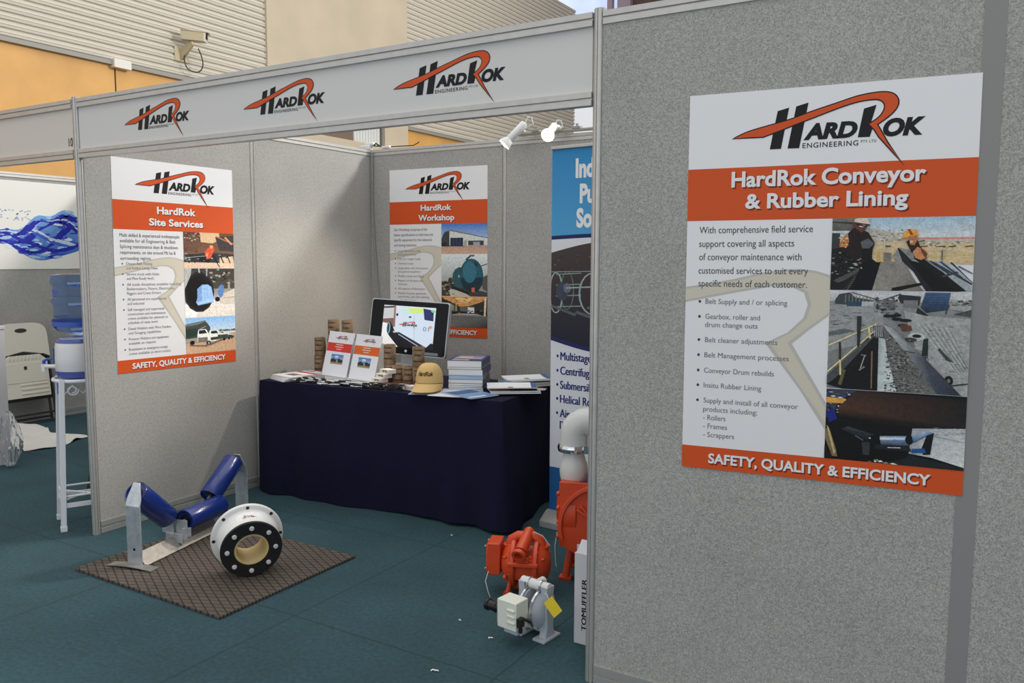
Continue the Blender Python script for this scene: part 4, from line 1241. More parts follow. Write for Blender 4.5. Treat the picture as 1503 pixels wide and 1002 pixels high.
# --- monitor on a white carton
mb = MB(); mb.box2((-.13, -.10, 0), (.13, .10, .096)); mb.box2((-.131, -.101, .06), (.131, .101, .097))
tag(mb.build('white_carton', PAPER, None, tw(.862, .45, .0006), (0, 0, TA - .05), bevel=.002), 'plain white carton raising the monitor behind the can coolers', 'carton')
def monitor():
    t = thing('monitor', tw(.862, .44, .0985), 'black widescreen monitor showing a white truck on the table', 'monitor', TA + math.radians(6))
    SIL = mat('silver_plastic', rgb(190, 194, 198), .3, .6)
    W2, Hh = .575, .365
    tilt = RX(-math.radians(9))
    Mx = T(0, 0, .070) @ RY(math.radians(2.2)) @ tilt
    mb = MB()
    prof = []
    r = .016
    for cxn, czn, a0 in ((W2 / 2 - r, r, -PI / 2), (W2 / 2 - r, Hh - r, 0), (-W2 / 2 + r, Hh - r, PI / 2), (-W2 / 2 + r, r, PI)):
        for i in range(6):
            a = a0 + PI / 2 * i / 5
            prof.append((cxn + r * math.cos(a), czn + r * math.sin(a)))
    mb.prism(prof, .035, Mx @ RX(PI / 2) @ T(0, 0, -.03))
    mb.build('casing', SIL, t, bevel=.003)
    mb = MB(); inn = [(x * .978, .006 + (z) * .966) for x, z in prof]
    mb.prism(inn, .003, Mx @ RX(PI / 2) @ T(0, 0, .0035)); mb.build('bezel', mat('gloss_black', rgb(12, 12, 16), .22, Specular_IOR_Level=.25), t)
    yy = -.0068
    c = [Mx @ Vector(v) for v in ((-.192, yy, .325), (.192, yy, .325), (.192, yy, .050), (-.192, yy, .050))]
    s = Sheet(*c, Mx.to_3x3() @ Vector((0, -1, 0)))
    p = Photo(s, 0, 0, 1, 1, .0002, .00004)
    p.r(0, 0, 1000, 1000, rgb(210, 220, 230)); p.p([(0, 0), (230, 0), (240, 300), (0, 330)], rgb(196, 200, 200)); p.line(0, 60, 230, 30, 40, rgb(60, 62, 66)); p.p([(0, 340), (240, 300), (240, 520), (120, 560), (0, 420)], rgb(120, 92, 84)); p.line(215, 0, 230, 520, 36, rgb(150, 110, 100))
    p.p([(0, 430), (90, 440), (110, 700), (320, 1000), (0, 1000)], rgb(232, 232, 232)); p.p([(90, 440), (150, 400), (260, 640), (1000, 860), (1000, 1000), (340, 1000), (130, 720)], rgb(30, 28, 36)); p.blob(130, 560, 36, 150, rgb(40, 60, 76)); p.ring(120, 560, 36, 140, 14, rgb(150, 190, 210)); p.blob(250, 640, 34, 22, rgb(200, 200, 204))
    p.p([(250, 150), (330, 40), (560, 60), (760, 60), (800, 300), (960, 330), (980, 820), (880, 960), (760, 900), (300, 640), (250, 520)], rgb(206, 220, 236)); p.p([(330, 40), (540, 60), (560, 140), (420, 200)], rgb(196, 228, 210)); p.p([(460, 40), (790, 30), (790, 140), (540, 160)], rgb(206, 232, 120)); p.p([(760, 30), (960, 60), (970, 320), (800, 300)], rgb(46, 52, 100)); p.p([(900, 60), (990, 60), (990, 110), (930, 110)], rgb(120, 210, 110)); p.line(600, 210, 640, 830, 6, rgb(150, 164, 184))
    p.p([(300, 640), (340, 640), (830, 930), (790, 960)], rgb(44, 46, 56)); p.line(330, 690, 720, 940, 16, rgb(190, 200, 214)); p.r(500, 240, 545, 275, rgb(40, 44, 50)); p.r(250, 190, 290, 250, rgb(40, 44, 50)); p.blob(925, 470, 34, 40, rgb(226, 160, 130))
    o = s.done('screen_picture', t, SCREEN)
    s.start(); s.h = .003
    kx = .36 / (.836 - .179)
    logo(s, lambda x: .32 + (x - .179) * kx, lambda y: .455 + (y - .80) * kx * 1.9, .0001, .0030, detail=False); s.text('01', .79, .43, None, .10, rgb(120, 130, 150), h=.003)
    s.done('screen_lettering', t, SCREEN)
    mb = MB(); mb.cyl(Mx @ Vector((0, -.0068, .028)), Mx @ Vector((0, -.0074, .028)), .009, n=20); mb.build('round_badge', mat('pale_badge', rgb(214, 224, 240), .3), t)
    for xa, xb in ((-.265, -.18), (.05, .235)):
        mb = MB(); mb.box2((xa, -.0072, .012), (xb, -.0066, .030), Mx); mb.build('control_strip', mat('grey_strip', rgb(120, 126, 130), .2, .5), t)
    mb = MB(); mb.box2((-.05, .02, .004), (.05, .045, .14)); mb.build('stand_neck', SIL, t, bevel=.004)
    mb = MB(); mb.lathe([(.125, 0), (.125, .004), (.118, .008), (.03, .012)], Matrix.Diagonal((1, .78, 1, 1)), 36); mb.build('stand_base', SIL, t)
    return t
monitor()

# --- tan cap
def cap():
    t = thing('baseball_cap', tw(1.258, .092), 'tan baseball cap with dark embroidery leaning against the catalogue stack', 'cap', TA + math.radians(20))
    TAN = mat('tan_cotton', rgb(214, 180, 118), .9, noise=(180, .1))
    # crown: tipped so that the front panel faces the aisle, brim pointing down to the table
    Mx = T(0, .02, .085) @ RX(math.radians(-4))
    mb = MB()
    def crown(u, v):
        a = 2 * PI * u
        e = v * PI / 2
        ct, st = math.cos(e), math.sin(e)
        r = ct ** .62
        x = .082 * r * math.cos(a); y = .098 * r * math.sin(a); z = .118 * st ** .9
        if y < 0: z += .004
        return Mx @ Vector((x, y, z - .03))
    mb.grid(crown, 36, 12)
    mb.build('crown', TAN, t, angle=70, solid=.0025)
    mb = MB()
    def brim(u, v):
        a = PI + PI * u
        x0, y0 = .082 * math.cos(a), .098 * math.sin(a)
        s_ = math.sin(PI * u) ** .55
        x = x0 * (1 + .16 * v * s_) - .018 * v * s_; y = y0 - .075 * s_ * v * .80
        z = -.030 - .075 * s_ * v * .62 - .022 * v * (2 * u - 1) ** 2
        return Mx @ Vector((x, y, z))
    mb.grid(brim, 28, 7)
    mb.build('brim', TAN, t, angle=70, solid=.003)
    mb = MB(); mb.sphere(.008, Mx @ T(0, 0, .0895), 10, 6, sz=.4); mb.build('top_button', TAN, t)
    mb = MB()
    vs, fs, x0, x1 = text2d('HardRok', .03, .3)
    P = []
    for x, y in vs:
        u = (x - x0) / (x1 - x0) - .5
        ph = -PI / 2 - .10 + u * 1.25
        v = .22 + y / (x1 - x0) * .85
        e = v * PI / 2
        r = math.cos(e) ** .62
        P.append(Mx @ Vector((.0845 * r * math.cos(ph), .1005 * r * math.sin(ph), .118 * math.sin(e) ** .9 - .026)))
    mb.add(P, fs, None, [rgb(60, 44, 32)] * len(P))
    mb.build('embroidery', INK, t, weld=False)
    return t
cap()

# --- catalogue stack
CB = [rgb(38, 48, 96), rgb(120, 120, 112), rgb(30, 44, 92), rgb(110, 114, 110), rgb(70, 90, 80), rgb(100, 108, 100), rgb(60, 80, 76), rgb(90, 96, 92)]
zz = .0006
rn2 = random.Random(11)
ths = [.012, .010, .013, .012, .024, .026, .036, .014, .040]
def edge_mat(k): return PAPER if k != 5 else mat('pale_blue_paper', rgb(176, 200, 226), .6)
labs = ['bottom white catalogue of the tall stack beside the cap', 'second catalogue up in the tall stack beside the cap', 'third catalogue up in the tall stack beside the cap', 'fourth catalogue up in the tall stack beside the cap', 'fifth catalogue up in the tall stack, just under the pale blue one', 'pale blue edged catalogue with a navy spine in the tall stack', 'thick white catalogue above the pale blue one in the tall stack', 'thin catalogue second from the top of the tall stack', 'topmost thick catalogue with a blue picture cover in the tall stack']
for k, th in enumerate(ths):
    t = thing('catalogue', tw(1.385 + rn2.uniform(-.005, .005), .375 + rn2.uniform(-.004, .004), zz), labs[k], 'catalogue', TA + math.radians(19 + rn2.uniform(-1.5, 1.5)), 'catalogue stack beside the cap')
    w, h = .212, .297
    mb = MB()
    mb.box2((-w / 2, -h / 2, .0008), (w / 2 - .001, h / 2, th - .0012)); mb.build('pages', edge_mat(k), t)
    col = mat('catalogue_cover_%d' % (k % 6), CB[k % len(CB)] if k < 7 else CB[(k + 1) % 8], .35)
    mb = MB(); mb.box2((-w / 2, -h / 2 - .001, th - .0012), (w / 2, h / 2 + .001, th - .0002)); mb.box2((w / 2 - .001, -h / 2 - .001, .0004), (w / 2 + .0006, h / 2 + .001, th - .0002)); mb.build('cover', col, t)
    if k == len(ths) - 1:
        s = Sheet((-w / 2, h / 2, th), (w / 2, h / 2, th), (w / 2, -h / 2, th), (-w / 2, -h / 2, th), (0, 0, 1)); s.h = .0003
        s.rect(0, 0, 1, 1, rgb(60, 66, 120)); s.h = .0006; s.rect(.08, .3, .92, .95, rgb(180, 160, 160), rgb(110, 110, 150)); s.h = .0009; s.rect(.2, .45, .6, .7, rgb(206, 180, 160)); s.rect(.1, .08, .6, .16, rgb(220, 222, 230)); s.done('cover_print', t, INK)
    zz += th
# --- loose brochures to the right
def blue_cover(s, strip):
    strip(0, 0, 1, 1, rgb(92, 132, 176), rgb(150, 180, 210)); s.h = .0009; strip(.06, .55, .94, .9, rgb(60, 90, 140)); strip(.1, .1, .7, .2, rgb(220, 228, 236))
def white_cover(s, strip):
    strip(0, 0, 1, 1, rgb(228, 230, 234)); s.h = .0009; strip(.38, .42, .62, .52, rgb(150, 120, 90)); strip(0, .9, 1, 1, rgb(70, 100, 150))
def sky_cover(s, strip):
    strip(0, 0, 1, 1, rgb(190, 206, 222)); s.h = .0009; strip(.5, .1, 1, .9, rgb(226, 232, 238)); strip(0, .0, .18, 1, rgb(206, 120, 84)); strip(.25, .3, .45, .8, rgb(120, 160, 206))
def navy_cover(s, strip):
    strip(0, 0, 1, 1, rgb(34, 52, 100)); s.h = .0009; strip(.1, .6, .9, .9, rgb(190, 200, 214)); strip(.1, .15, .5, .3, rgb(110, 130, 170))
def tan_cover(s, strip):
    strip(0, 0, 1, 1, rgb(196, 180, 160)); s.h = .0009; strip(.05, .4, .95, .95, rgb(130, 110, 100)); strip(.1, .1, .6, .25, rgb(230, 226, 220))
BR = [
    (1.30, .105, -70, .21, .297, .002, sky_cover, 'pale open leaflet with an orange edge in front of the cap', .0006, .001),
    (1.41, .118, 10, .21, .297, .002, white_cover, 'white leaflet lying in front of the tall catalogue stack', .0040, .001),
    (1.535, .100, 66, .21, .297, .003, blue_cover, 'light blue brochure at the front edge right of the white leaflet', .0074, .002),
    (1.735, .295, -58, .21, .297, .006, blue_cover, 'blue brochure at the bottom of the front right pile', .0126, .001),
    (1.725, .300, -54, .21, .297, .006, tan_cover, 'tan brochure in the middle of the front right pile', .0202, .001),
    (1.715, .305, -60, .21, .297, .004, white_cover, 'white brochure with a small mark on top of the front right pile', .0278, .016),
    (1.66, .630, -35, .21, .297, .012, navy_cover, 'thick navy catalogue lying behind the front right brochure pile', .0006, 0),
    (1.655, .628, -38, .21, .297, .016, blue_cover, 'blue catalogue in the middle of the rear brochure pile', .0132, 0),
    (1.67, .632, -46, .21, .297, .012, white_cover, 'white catalogue on top of the rear brochure pile', .0298, .010),
    (1.755, .475, -80, .06, .20, .004, sky_cover, 'narrow folded leaflet at the far right end of the table', .0006, .002),
]
for (x, y, rz, w, h, th, fn, lab, z, curl) in BR[:10]:
    booklet('brochure', x, y, math.radians(rz), w, h, th, lab, 'brochure', fn, 'brochures on the right half of the table', z=z, curl=curl)
# ================================================================ rubber mat with a diamond pattern
def mat_material():
    m = bpy.data.materials.new('diamond_rubber')
    m.use_nodes = True
    nt = m.node_tree; N = nt.nodes.new; Lk = nt.links.new
    b = nt.nodes['Principled BSDF']; b.inputs['Roughness'].default_value = 0.7
    tc = N('ShaderNodeTexCoord'); sp = N('ShaderNodeSeparateXYZ'); Lk(tc.outputs['Object'], sp.inputs[0])
    def fam(sg):
        a = N('ShaderNodeMath'); a.operation = 'MULTIPLY'; a.inputs[1].default_value = 1 / .080; Lk(sp.outputs[0], a.inputs[0])
        c = N('ShaderNodeMath'); c.operation = 'MULTIPLY_ADD'; c.inputs[1].default_value = sg / .0400; Lk(sp.outputs[1], c.inputs[0]); Lk(a.outputs[0], c.inputs[2])
        w = N('ShaderNodeMath'); w.operation = 'WRAP'; w.inputs[1].default_value = .5; w.inputs[2].default_value = -.5; Lk(c.outputs[0], w.inputs[0])
        d = N('ShaderNodeMath'); d.operation = 'ABSOLUTE'; Lk(w.outputs[0], d.inputs[0])
        e = N('ShaderNodeMapRange'); e.inputs['From Min'].default_value = .05; e.inputs['From Max'].default_value = .10; Lk(d.outputs[0], e.inputs['Value'])
        return e.outputs['Result']
    mn = N('ShaderNodeMath'); mn.operation = 'MINIMUM'; Lk(fam(1), mn.inputs[0]); Lk(fam(-1), mn.inputs[1])
    n = N('ShaderNodeTexNoise'); n.inputs['Scale'].default_value = 26; n.inputs['Detail'].default_value = 5; Lk(tc.outputs['Object'], n.inputs['Vector'])
    cr = N('ShaderNodeMix'); cr.data_type = 'RGBA'; cr.inputs[6].default_value = rgb(72, 64, 57); cr.inputs[7].default_value = rgb(100, 90, 80); Lk(n.outputs['Fac'], cr.inputs['Factor'])
    mx = N('ShaderNodeMix'); mx.data_type = 'RGBA'; mx.inputs[6].default_value = rgb(38, 34, 31); Lk(mn.outputs[0], mx.inputs['Factor']); Lk(cr.outputs[2], mx.inputs[7])
    Lk(mx.outputs[2], b.inputs['Base Color'])
    bp = N('ShaderNodeBump'); bp.inputs['Strength'].default_value = .6; bp.inputs['Distance'].default_value = .004; Lk(mn.outputs[0], bp.inputs['Height']); Lk(bp.outputs['Normal'], b.inputs['Normal'])
    return m
mb = MB(); mb.box2((-.539, -.432, .0006), (.539, .432, .014))
tag(mb.build('rubber_mat', mat_material(), None, (-2.129, .052, 0), (0, 0, 0), bevel=.002), 'brown rubber floor mat with a black diamond pattern', 'mat')
MZ = .0146

# ================================================================ conveyor idler set
BLUE = mat('blue_roller_paint', rgb(24, 45, 116), .25, noise=(6, .06), Coat_Weight=.3)
def idler():
    ang = math.atan2(.24, 1.0)
    t = thing('conveyor_idler', (-2.432, -.205, MZ), 'trough of three blue conveyor rollers on a galvanised frame on the mat', 'conveyor roller', ang)
    LN = .875
    # base: inverted angle iron
    mb = MB()
    prof = [(-.062, 0), (-.056, 0), (0, .050), (.056, 0), (.062, 0), (0, .056)]
    mb.prism(prof, LN - .012, T(0, .006, .005) @ RX(-PI / 2) @ Matrix.Diagonal((1, -1, 1, 1)))
    mb.build('base_angle', STEEL, t)
    def bracket(y, top, dr):
        p = thing2('side_bracket', t)
        mb = MB()
        w = .044
        mb.box2((-w, y - .003, .006), (w, y + .003, top - .105))
        poly = [(-w, 0), (w, 0), (w * .98, .035), (.020, .118), (-.020, .118), (-w * .98, .035)]
        mb.prism(poly, .006, T(0, y, top - .106) @ RX(-dr * math.radians(17)) @ RX(PI / 2) @ T(0, 0, -.003))
        return mb.build('side_bracket', GALV, t, bevel=.001)
    def thing2(n, t): return None
    TOPN, TOPF = .412, .372
    b1 = bracket(0, TOPN, 1)
    b2 = bracket(LN, TOPF, -1)
    mb = MB(); mb.cyl((0, -.0036, .085), (0, -.0046, .085), .007, n=14); mb.build('bolt_hole', BLACK, b1)
    # curved feet
    for y, b in ((-.02, b1), (LN + .02, b2)):
        mb = MB()
        n = 10
        vs, fs = [], []
        for k in range(n + 1):
            x = -.135 + .27 * k / n
            z = .010 - .008 * (x / .135) ** 2
            for yy, zz in ((y - .028, z), (y + .028, z), (y + .028, z - .0035), (y - .028, z - .0035)): vs.append((x, yy, zz + .0028))
        for k in range(n):
            a, c = 4 * k, 4 * k + 4
            for i in range(4): fs.append((a + i, c + i, c + (i + 1) % 4, a + (i + 1) % 4))
        fs += [(0, 1, 2, 3), (4 * n + 3, 4 * n + 2, 4 * n + 1, 4 * n)]
        mb.add(vs, fs); mb.build('foot_plate', STEEL, t)
    # rollers
    def roller(a, c, r=.056):
        a, c = Vector(a), Vector(c)
        ln = (c - a).length
        Mx = T(a) @ frame(c - a)
        mb = MB()
        mb.lathe([(.030, .012), (r - .008, .010), (r - .007, .002), (r - .002, 0), (r, .003), (r, ln - .003), (r - .002, ln), (r - .007, ln - .002), (r - .008, ln - .010), (.030, ln - .012)], Mx, 40)
        o = mb.build('roller', BLUE, t)
        for pr in ([(.0, .004), (.029, .006), (.030, .012)], [(.030, ln - .012), (.029, ln - .006), (0, ln - .004)]):
            mb = MB(); mb.lathe(pr, Mx, 24); mb.build('bearing_seal', BLACK, o)
        mb = MB(); mb.cyl(a - (c - a).normalized() * .018, c + (c - a).normalized() * .018, .009, n=14)
        mb.build('shaft', STEEL, o)
        return o
    roller((-.018, .040, .366), (-.025, .262, .168), .060)
    roller((.055, .300, .145), (.055, .600, .145), .059)
    roller((-.025, .612, .180), (-.022, .832, .338), .060)
    # the bent supports between the rollers
    for y, s_ in ((.285, 1), (.612, -1)):
        mb = MB()
        mb.box2((-.075, y - .003, .075), (.0, y + .003, .155))
        mb.box2((.02, y - .008, .050), (.09, y - .002, .155))
        mb.box2((-.045, y - .012, .028), (.062, y + .004, .078))
        mb.box((.045, .004, .05), T(.085, y - .005 * s_, .09) @ RZ(.7 * s_), (0, 0, 0))
        mb.build('roller_bracket', GALV, t, bevel=.001)
    return t
idler()

# ================================================================ lined pipe spool
def spool():
    ax = Vector((.843, -.538, 0)).normalized()
    rz = math.atan2(ax.y, ax.x)
    R1, R2, ln = .172, .145, .140
    # front flange touches the mat at the measured point; tip the axis so both rims touch
    t = thing('pipe_spool', (-1.805, -.010, MZ), 'short white flanged pipe spool with a black rubber face', 'pipe', rz)
    tip = math.atan2(R1 - R2, ln)
    Mx = T(0, 0, R2 + .0015) @ RY(PI / 2) @ RX(0)
    # local z of the lathe runs along +x of the thing (towards the viewer)
    Mx = T(0, 0, R2 * math.cos(tip) + .004) @ RY(PI / 2 + tip)
    WP = mat('white_gloss_paint', rgb(228, 228, 226), .35)
    mb = MB()
    mb.lathe([(.088, -ln), (R1, -ln), (R1 + .001, -ln + .003), (R1, -ln + .018), (R1 - .002, -ln + .020), (.150, -ln + .021), (.143, -ln + .032), (.139, -.034), (.141, -.024), (R2, -.022), (R2, -.008), (.088, -.008), (.088, -ln)], Mx, 56, caps=False)
    body = mb.build('white_body', WP, t)
    mb = MB()
    for k in range(8):
        a = PI / 8 + k * PI / 4 + PI / 8
        c = Mx @ Vector((.159 * math.cos(a), .159 * math.sin(a), -ln + .0195)); d = Mx @ Vector((.159 * math.cos(a), .159 * math.sin(a), -ln + .0216))
        mb = MB(); mb.cyl(c, d, .0085, n=16); mb.build('bolt_hole', RUBBER, body)
    mb = MB(); mb.lathe([(.079, -.009), (R2 - .002, -.008), (R2, -.006), (R2, .004), (R2 - .002, .006), (.079, .005), (.079, -.009)], Mx, 56, caps=False); mb.build('rubber_face', RUBBER, t)
    mb = MB(); mb.lathe([(.088, -ln + .001), (.076, -ln - .001), (.071, -ln + .004), (.071, .003), (.080, .0055), (.088, -.001)], Mx, 48, caps=False); mb.build('cream_liner', mat('cream_rubber', rgb(206, 184, 128), .45), t)
    for k in range(8):
        a = k * PI / 4
        M2 = Mx @ T(.113 * math.cos(a), .113 * math.sin(a), .006)
        mb = MB(); mb.lathe([(.0115, 0), (.0118, .003), (.0095, .007), (0, .008)], M2, 16); mb.build('bolt', mat('white_bolt', rgb(215, 215, 216), .4), t)
    # paper label on top of the barrel
    s0 = []
    def on(u, v, h=0):
        a = PI + .42 - .84 * u
        z = -.036 - (1 - v) * -.0
        z = -.104 + (1 - v) * .066
        r = .1425 - .004 * (1 - v) + h
        return Mx @ Vector((r * math.cos(a), r * math.sin(a), z))
    s = Sheet((0, 0, 1), (1, 0, 1), (1, 0, 0), (0, 0, 0), (0, 0, 1)); s.p = lambda u, v, h=0: on(1 - u, v, h); s.n = Vector((0, 0, 1)); s.h = .0006
    for k in range(8): s.rect(k / 8, 0, (k + 1) / 8, 1, rgb(236, 236, 234))
    s.h = .0010; small_logo(s, .2, .12, .8, .62); s.rect(.25, .75, .7, .79, rgb(120, 120, 120))
    s.done('paper_label', t, INK)
    return t
spool()

# ================================================================ pumps
ORP = mat('orange_pump_paint', rgb(208, 72, 32), .40, noise=(14, .06))
TRANS = mat('milky_polypropylene', rgb(214, 216, 214), .35, noise=(9, .05), Subsurface_Weight=.15)
TRANSG = mat('grey_milky_polypropylene', rgb(176, 184, 192), .38, noise=(9, .05))
def bolts_ring(mb, Mx, R, z, n, r=.006, h=.008):
    for k in range(n):
        a = 2 * PI * (k + .5) / n
        mb.lathe([(r, 0), (r, h * .7), (r * .7, h), (0, h)], Mx @ T(R * math.cos(a), R * math.sin(a), z), 8)

def orange_pump():
    # local x: pump axis (valve block at -x, far chamber at +x), y: away from viewer
    t = thing('diaphragm_pump', (-.618, .585, 0), 'orange double diaphragm pump on the floor behind the small white pump', 'pump', math.radians(22))
    ch = []
    for sx in (-1, 1):
        Mx = T(.062 * sx, 0, .152) @ RY(sx * PI / 2)
        mb = MB()
        mb.lathe([(.050, -.020), (.118, -.018), (.124, -.012), (.124, .004), (.116, .008), (.104, .012), (.092, .034), (.066, .054), (.036, .062), (0, .064)], Mx, 40)
        for k in range(6):
            a = k * PI / 3 + PI / 6
            mb.box((.010, .082, .012), Mx @ RZ(a), (0, .070, .046 - .012))
        bolts_ring(mb, Mx, .112, .004, 12)
        ch.append(mb.build('chamber', ORP, t))
        # valve legs at the side of each chamber
    mb = MB(); mb.box2((-.045, -.095, .09), (.045, .07, .215)); mb.box2((-.052, -.10, .10), (.052, -.088, .20)); mb.build('centre_block', ORP, t, bevel=.004)
    mb = MB(); mb.box2((-.188, -.070, .10), (-.122, .06, .262)); mb.box2((-.196, -.058, .115), (-.186, .048, .25))
    o = mb.build('air_valve', ORP, t, bevel=.006)
    for yy in (-.05, .04):
        for z in (.125, .24):
            mb = MB(); mb.cyl((-.196, yy, z), (-.203, yy, z), .007, n=10); mb.build('cap_screw', STEEL, o)
    # discharge manifold: a tee across the top with the open outlet pointing to the viewer
    mb = MB()
    mb.tube([(-.075, 0, .235), (-.070, 0, .268), (-.04, 0, .286), (.04, 0, .286), (.070, 0, .268), (.075, 0, .235)], .026, 18)
    mb.lathe([(.040, 0), (.040, .012)], T(-.076, 0, .232), 20); mb.lathe([(.040, 0), (.040, .012)], T(.076, 0, .232), 20)
    mb.tube([(.012, .03, .30), (.006, -.04, .286), (-.012, -.115, .245)], [.028, .030, .031], 20, caps=False)
    mb.lathe([(.022, -.004), (.036, 0), (.037, .020), (.030, .022), (.022, .020), (.021, -.05)], T(-.014, -.125, .239) @ frame(Vector((-.018, -.075, -.041)).normalized()), 26, caps=False)
    mb.build('discharge_manifold', ORP, t)
    mb = MB(); mb.lathe([(.0215, 0), (.0, .001)], T(-.012, -.112, .2455) @ frame((-.018, -.075, -.041)), 22); mb.build('outlet_bore', BLACK, t)
    mb = MB(); mb.box2((-.075, -.13, .170), (.075, -.085, .188)); mb.box2((-.03, -.12, .188), (.03, -.09, .215)); mb.build('outlet_flange', ORP, t, bevel=.003)
    # suction manifold and feet
    mb = MB(); mb.tube([(-.075, 0, .075), (-.07, 0, .045), (-.04, 0, .032), (.04, 0, .032), (.07, 0, .045), (.075, 0, .075)], .026, 18); mb.build('suction_manifold', ORP, t)
    for sx in (-1, 1):
        for sy in (-1, 1):
            mb = MB(); mb.box2((sx * .085 - .02, sy * .055 - .018, 0.001), (sx * .085 + .02, sy * .055 + .018, .012)); mb.tube([(sx * .085, sy * .055, .008), (sx * .075, sy * .035, .06)], .012, 8); mb.build('foot', ORP, t)
    mb = MB(); mb.tube([(-.18, -.075, .12), (-.19, -.10, .08), (-.175, -.11, .03), (-.165, -.108, .002)], .0018, 6); mb.build('tag_wire', WHITE, t)
    mb = MB(); mb.tube([(.04, -.02, .318), (.085, -.02, .300), (.12, .0, .245)], .002, 6); mb.build('cable_tie', WHITE, t)
    t.scale = (.93, .93, .93)
    return t
orange_pump()

def white_pump():
    # local x: pump axis from the near-left control box to the far-right chamber
    t = thing('diaphragm_pump', (-.380, .225, 0), 'small milky white diaphragm pump with a black muffler nearest the front post', 'pump', math.radians(-8))
    # two clamped chambers, each an upright plate with a domed side
    for sx, nm in ((-1, 'left'), (1, 'right')):
        Mx = T(.030 * sx + .02, .02 * 0, .118) @ RY(sx * PI / 2)
        mb = MB()
        mb.lathe([(.030, -.012), (.076, -.010), (.080, -.004), (.080, .004), (.074, .008), (.062, .024), (.040, .036), (0, .040)], Mx, 36)
        p = [(-.030, .0), (.030, .0), (.034, .010), (.021, .050), (.026, .118), (.021, .186), (.026, .222), (-.026, .222), (-.021, .186), (-.026, .118), (-.021, .050), (-.034, .010)]
        mb.prism(p, .034, T(.02 + .058 * sx - .017, 0, .001) @ RZ(PI / 2) @ RX(PI / 2))
        mb.build('chamber', TRANSG, t, bevel=.002)
        mb = MB(); mb.lathe([(.079, -.006), (.085, -.005), (.085, .005), (.079, .006)], T(.030 * sx + .02, 0, .118) @ RY(sx * PI / 2), 36, caps=False); mb.box((.02, .014, .018), None, (.02 + .03 * sx, -.088, .118)); mb.build('clamp_band', CHROME, t)
        mb = MB(); mb.box2((.02 + .058 * sx - .030, -.060, .001), (.02 + .058 * sx + .030, .055, .012)); mb.build('foot', TRANSG, t, bevel=.002)
    # top and bottom manifolds with clamps
    for z, nm in ((.214, 'discharge_manifold'), (.040, 'suction_manifold')):
        mb = MB(); mb.tube([(-.05, 0, z), (.09, 0, z)], .021, 18); mb.tube([(.02, 0, z), (.02, .05, z)], .019, 16)
        mb.build(nm, TRANS, t)
    for x in (-.012, .052):
        mb = MB(); mb.lathe([(.0215, -.006), (.026, -.004), (.026, .004), (.0215, .006)], T(x, 0, .214) @ RY(PI / 2), 24, caps=False); mb.box((.008, .010, .022), None, (x, -.028, .214)); mb.build('pipe_clamp', CHROME, t)
    # control box in front with the muffler
    mb = MB(); mb.box2((-.052, -.165, .072), (.045, -.085, .190)); mb.box2((-.058, -.16, .080), (-.050, -.09, .182))
    for z in (.100, .125, .150): mb.box2((.0, -.171, z), (.04, -.164, z + .012))
    mb.build('control_box', mat('ivory_plastic', rgb(224, 228, 216), .4), t, bevel=.004)
    mb = MB(); mb.box2((-.03, -.150, .050), (.04, -.09, .074)); mb.build('box_base', TRANSG, t, bevel=.003)
    mb = MB(); mb.lathe([(.012, 0), (.012, .012), (.019, .014), (.019, .028), (.022, .030), (.022, .040), (.019, .042), (.020, .070), (.024, .072), (.024, .084), (.010, .088), (0, .088)], T(-.056, -.125, .128) @ RY(-PI / 2), 24); mb.build('muffler', BLACK, t)
    mb = MB()
    mb.tube([(.045, -.14, .125), (.062, -.13, .12), (.066, -.10, .10), (.060, -.086, .09)], .006, 8); mb.box2((.048, -.165, .095), (.066, -.135, .130)); mb.cyl((.057, -.15, .07), (.057, -.15, .10), .008, n=10); mb.build('air_fitting', mat('dark_fitting', rgb(54, 50, 46), .35, .5), t)
    # yellow tag
    mb = MB(); mb.box((.070, .001, .050), T(.140, -.045, .165) @ RY(math.radians(42)) @ RX(-.2), (0, 0, 0)); mb.build('yellow_tag', mat('yellow_card', rgb(226, 200, 40), .5), t)
    mb = MB(); mb.tube([(.075, -.02, .20), (.10, -.03, .20), (.118, -.042, .185)], .0012, 5); mb.build('tag_string', WHITE, t)
    return t
white_pump()

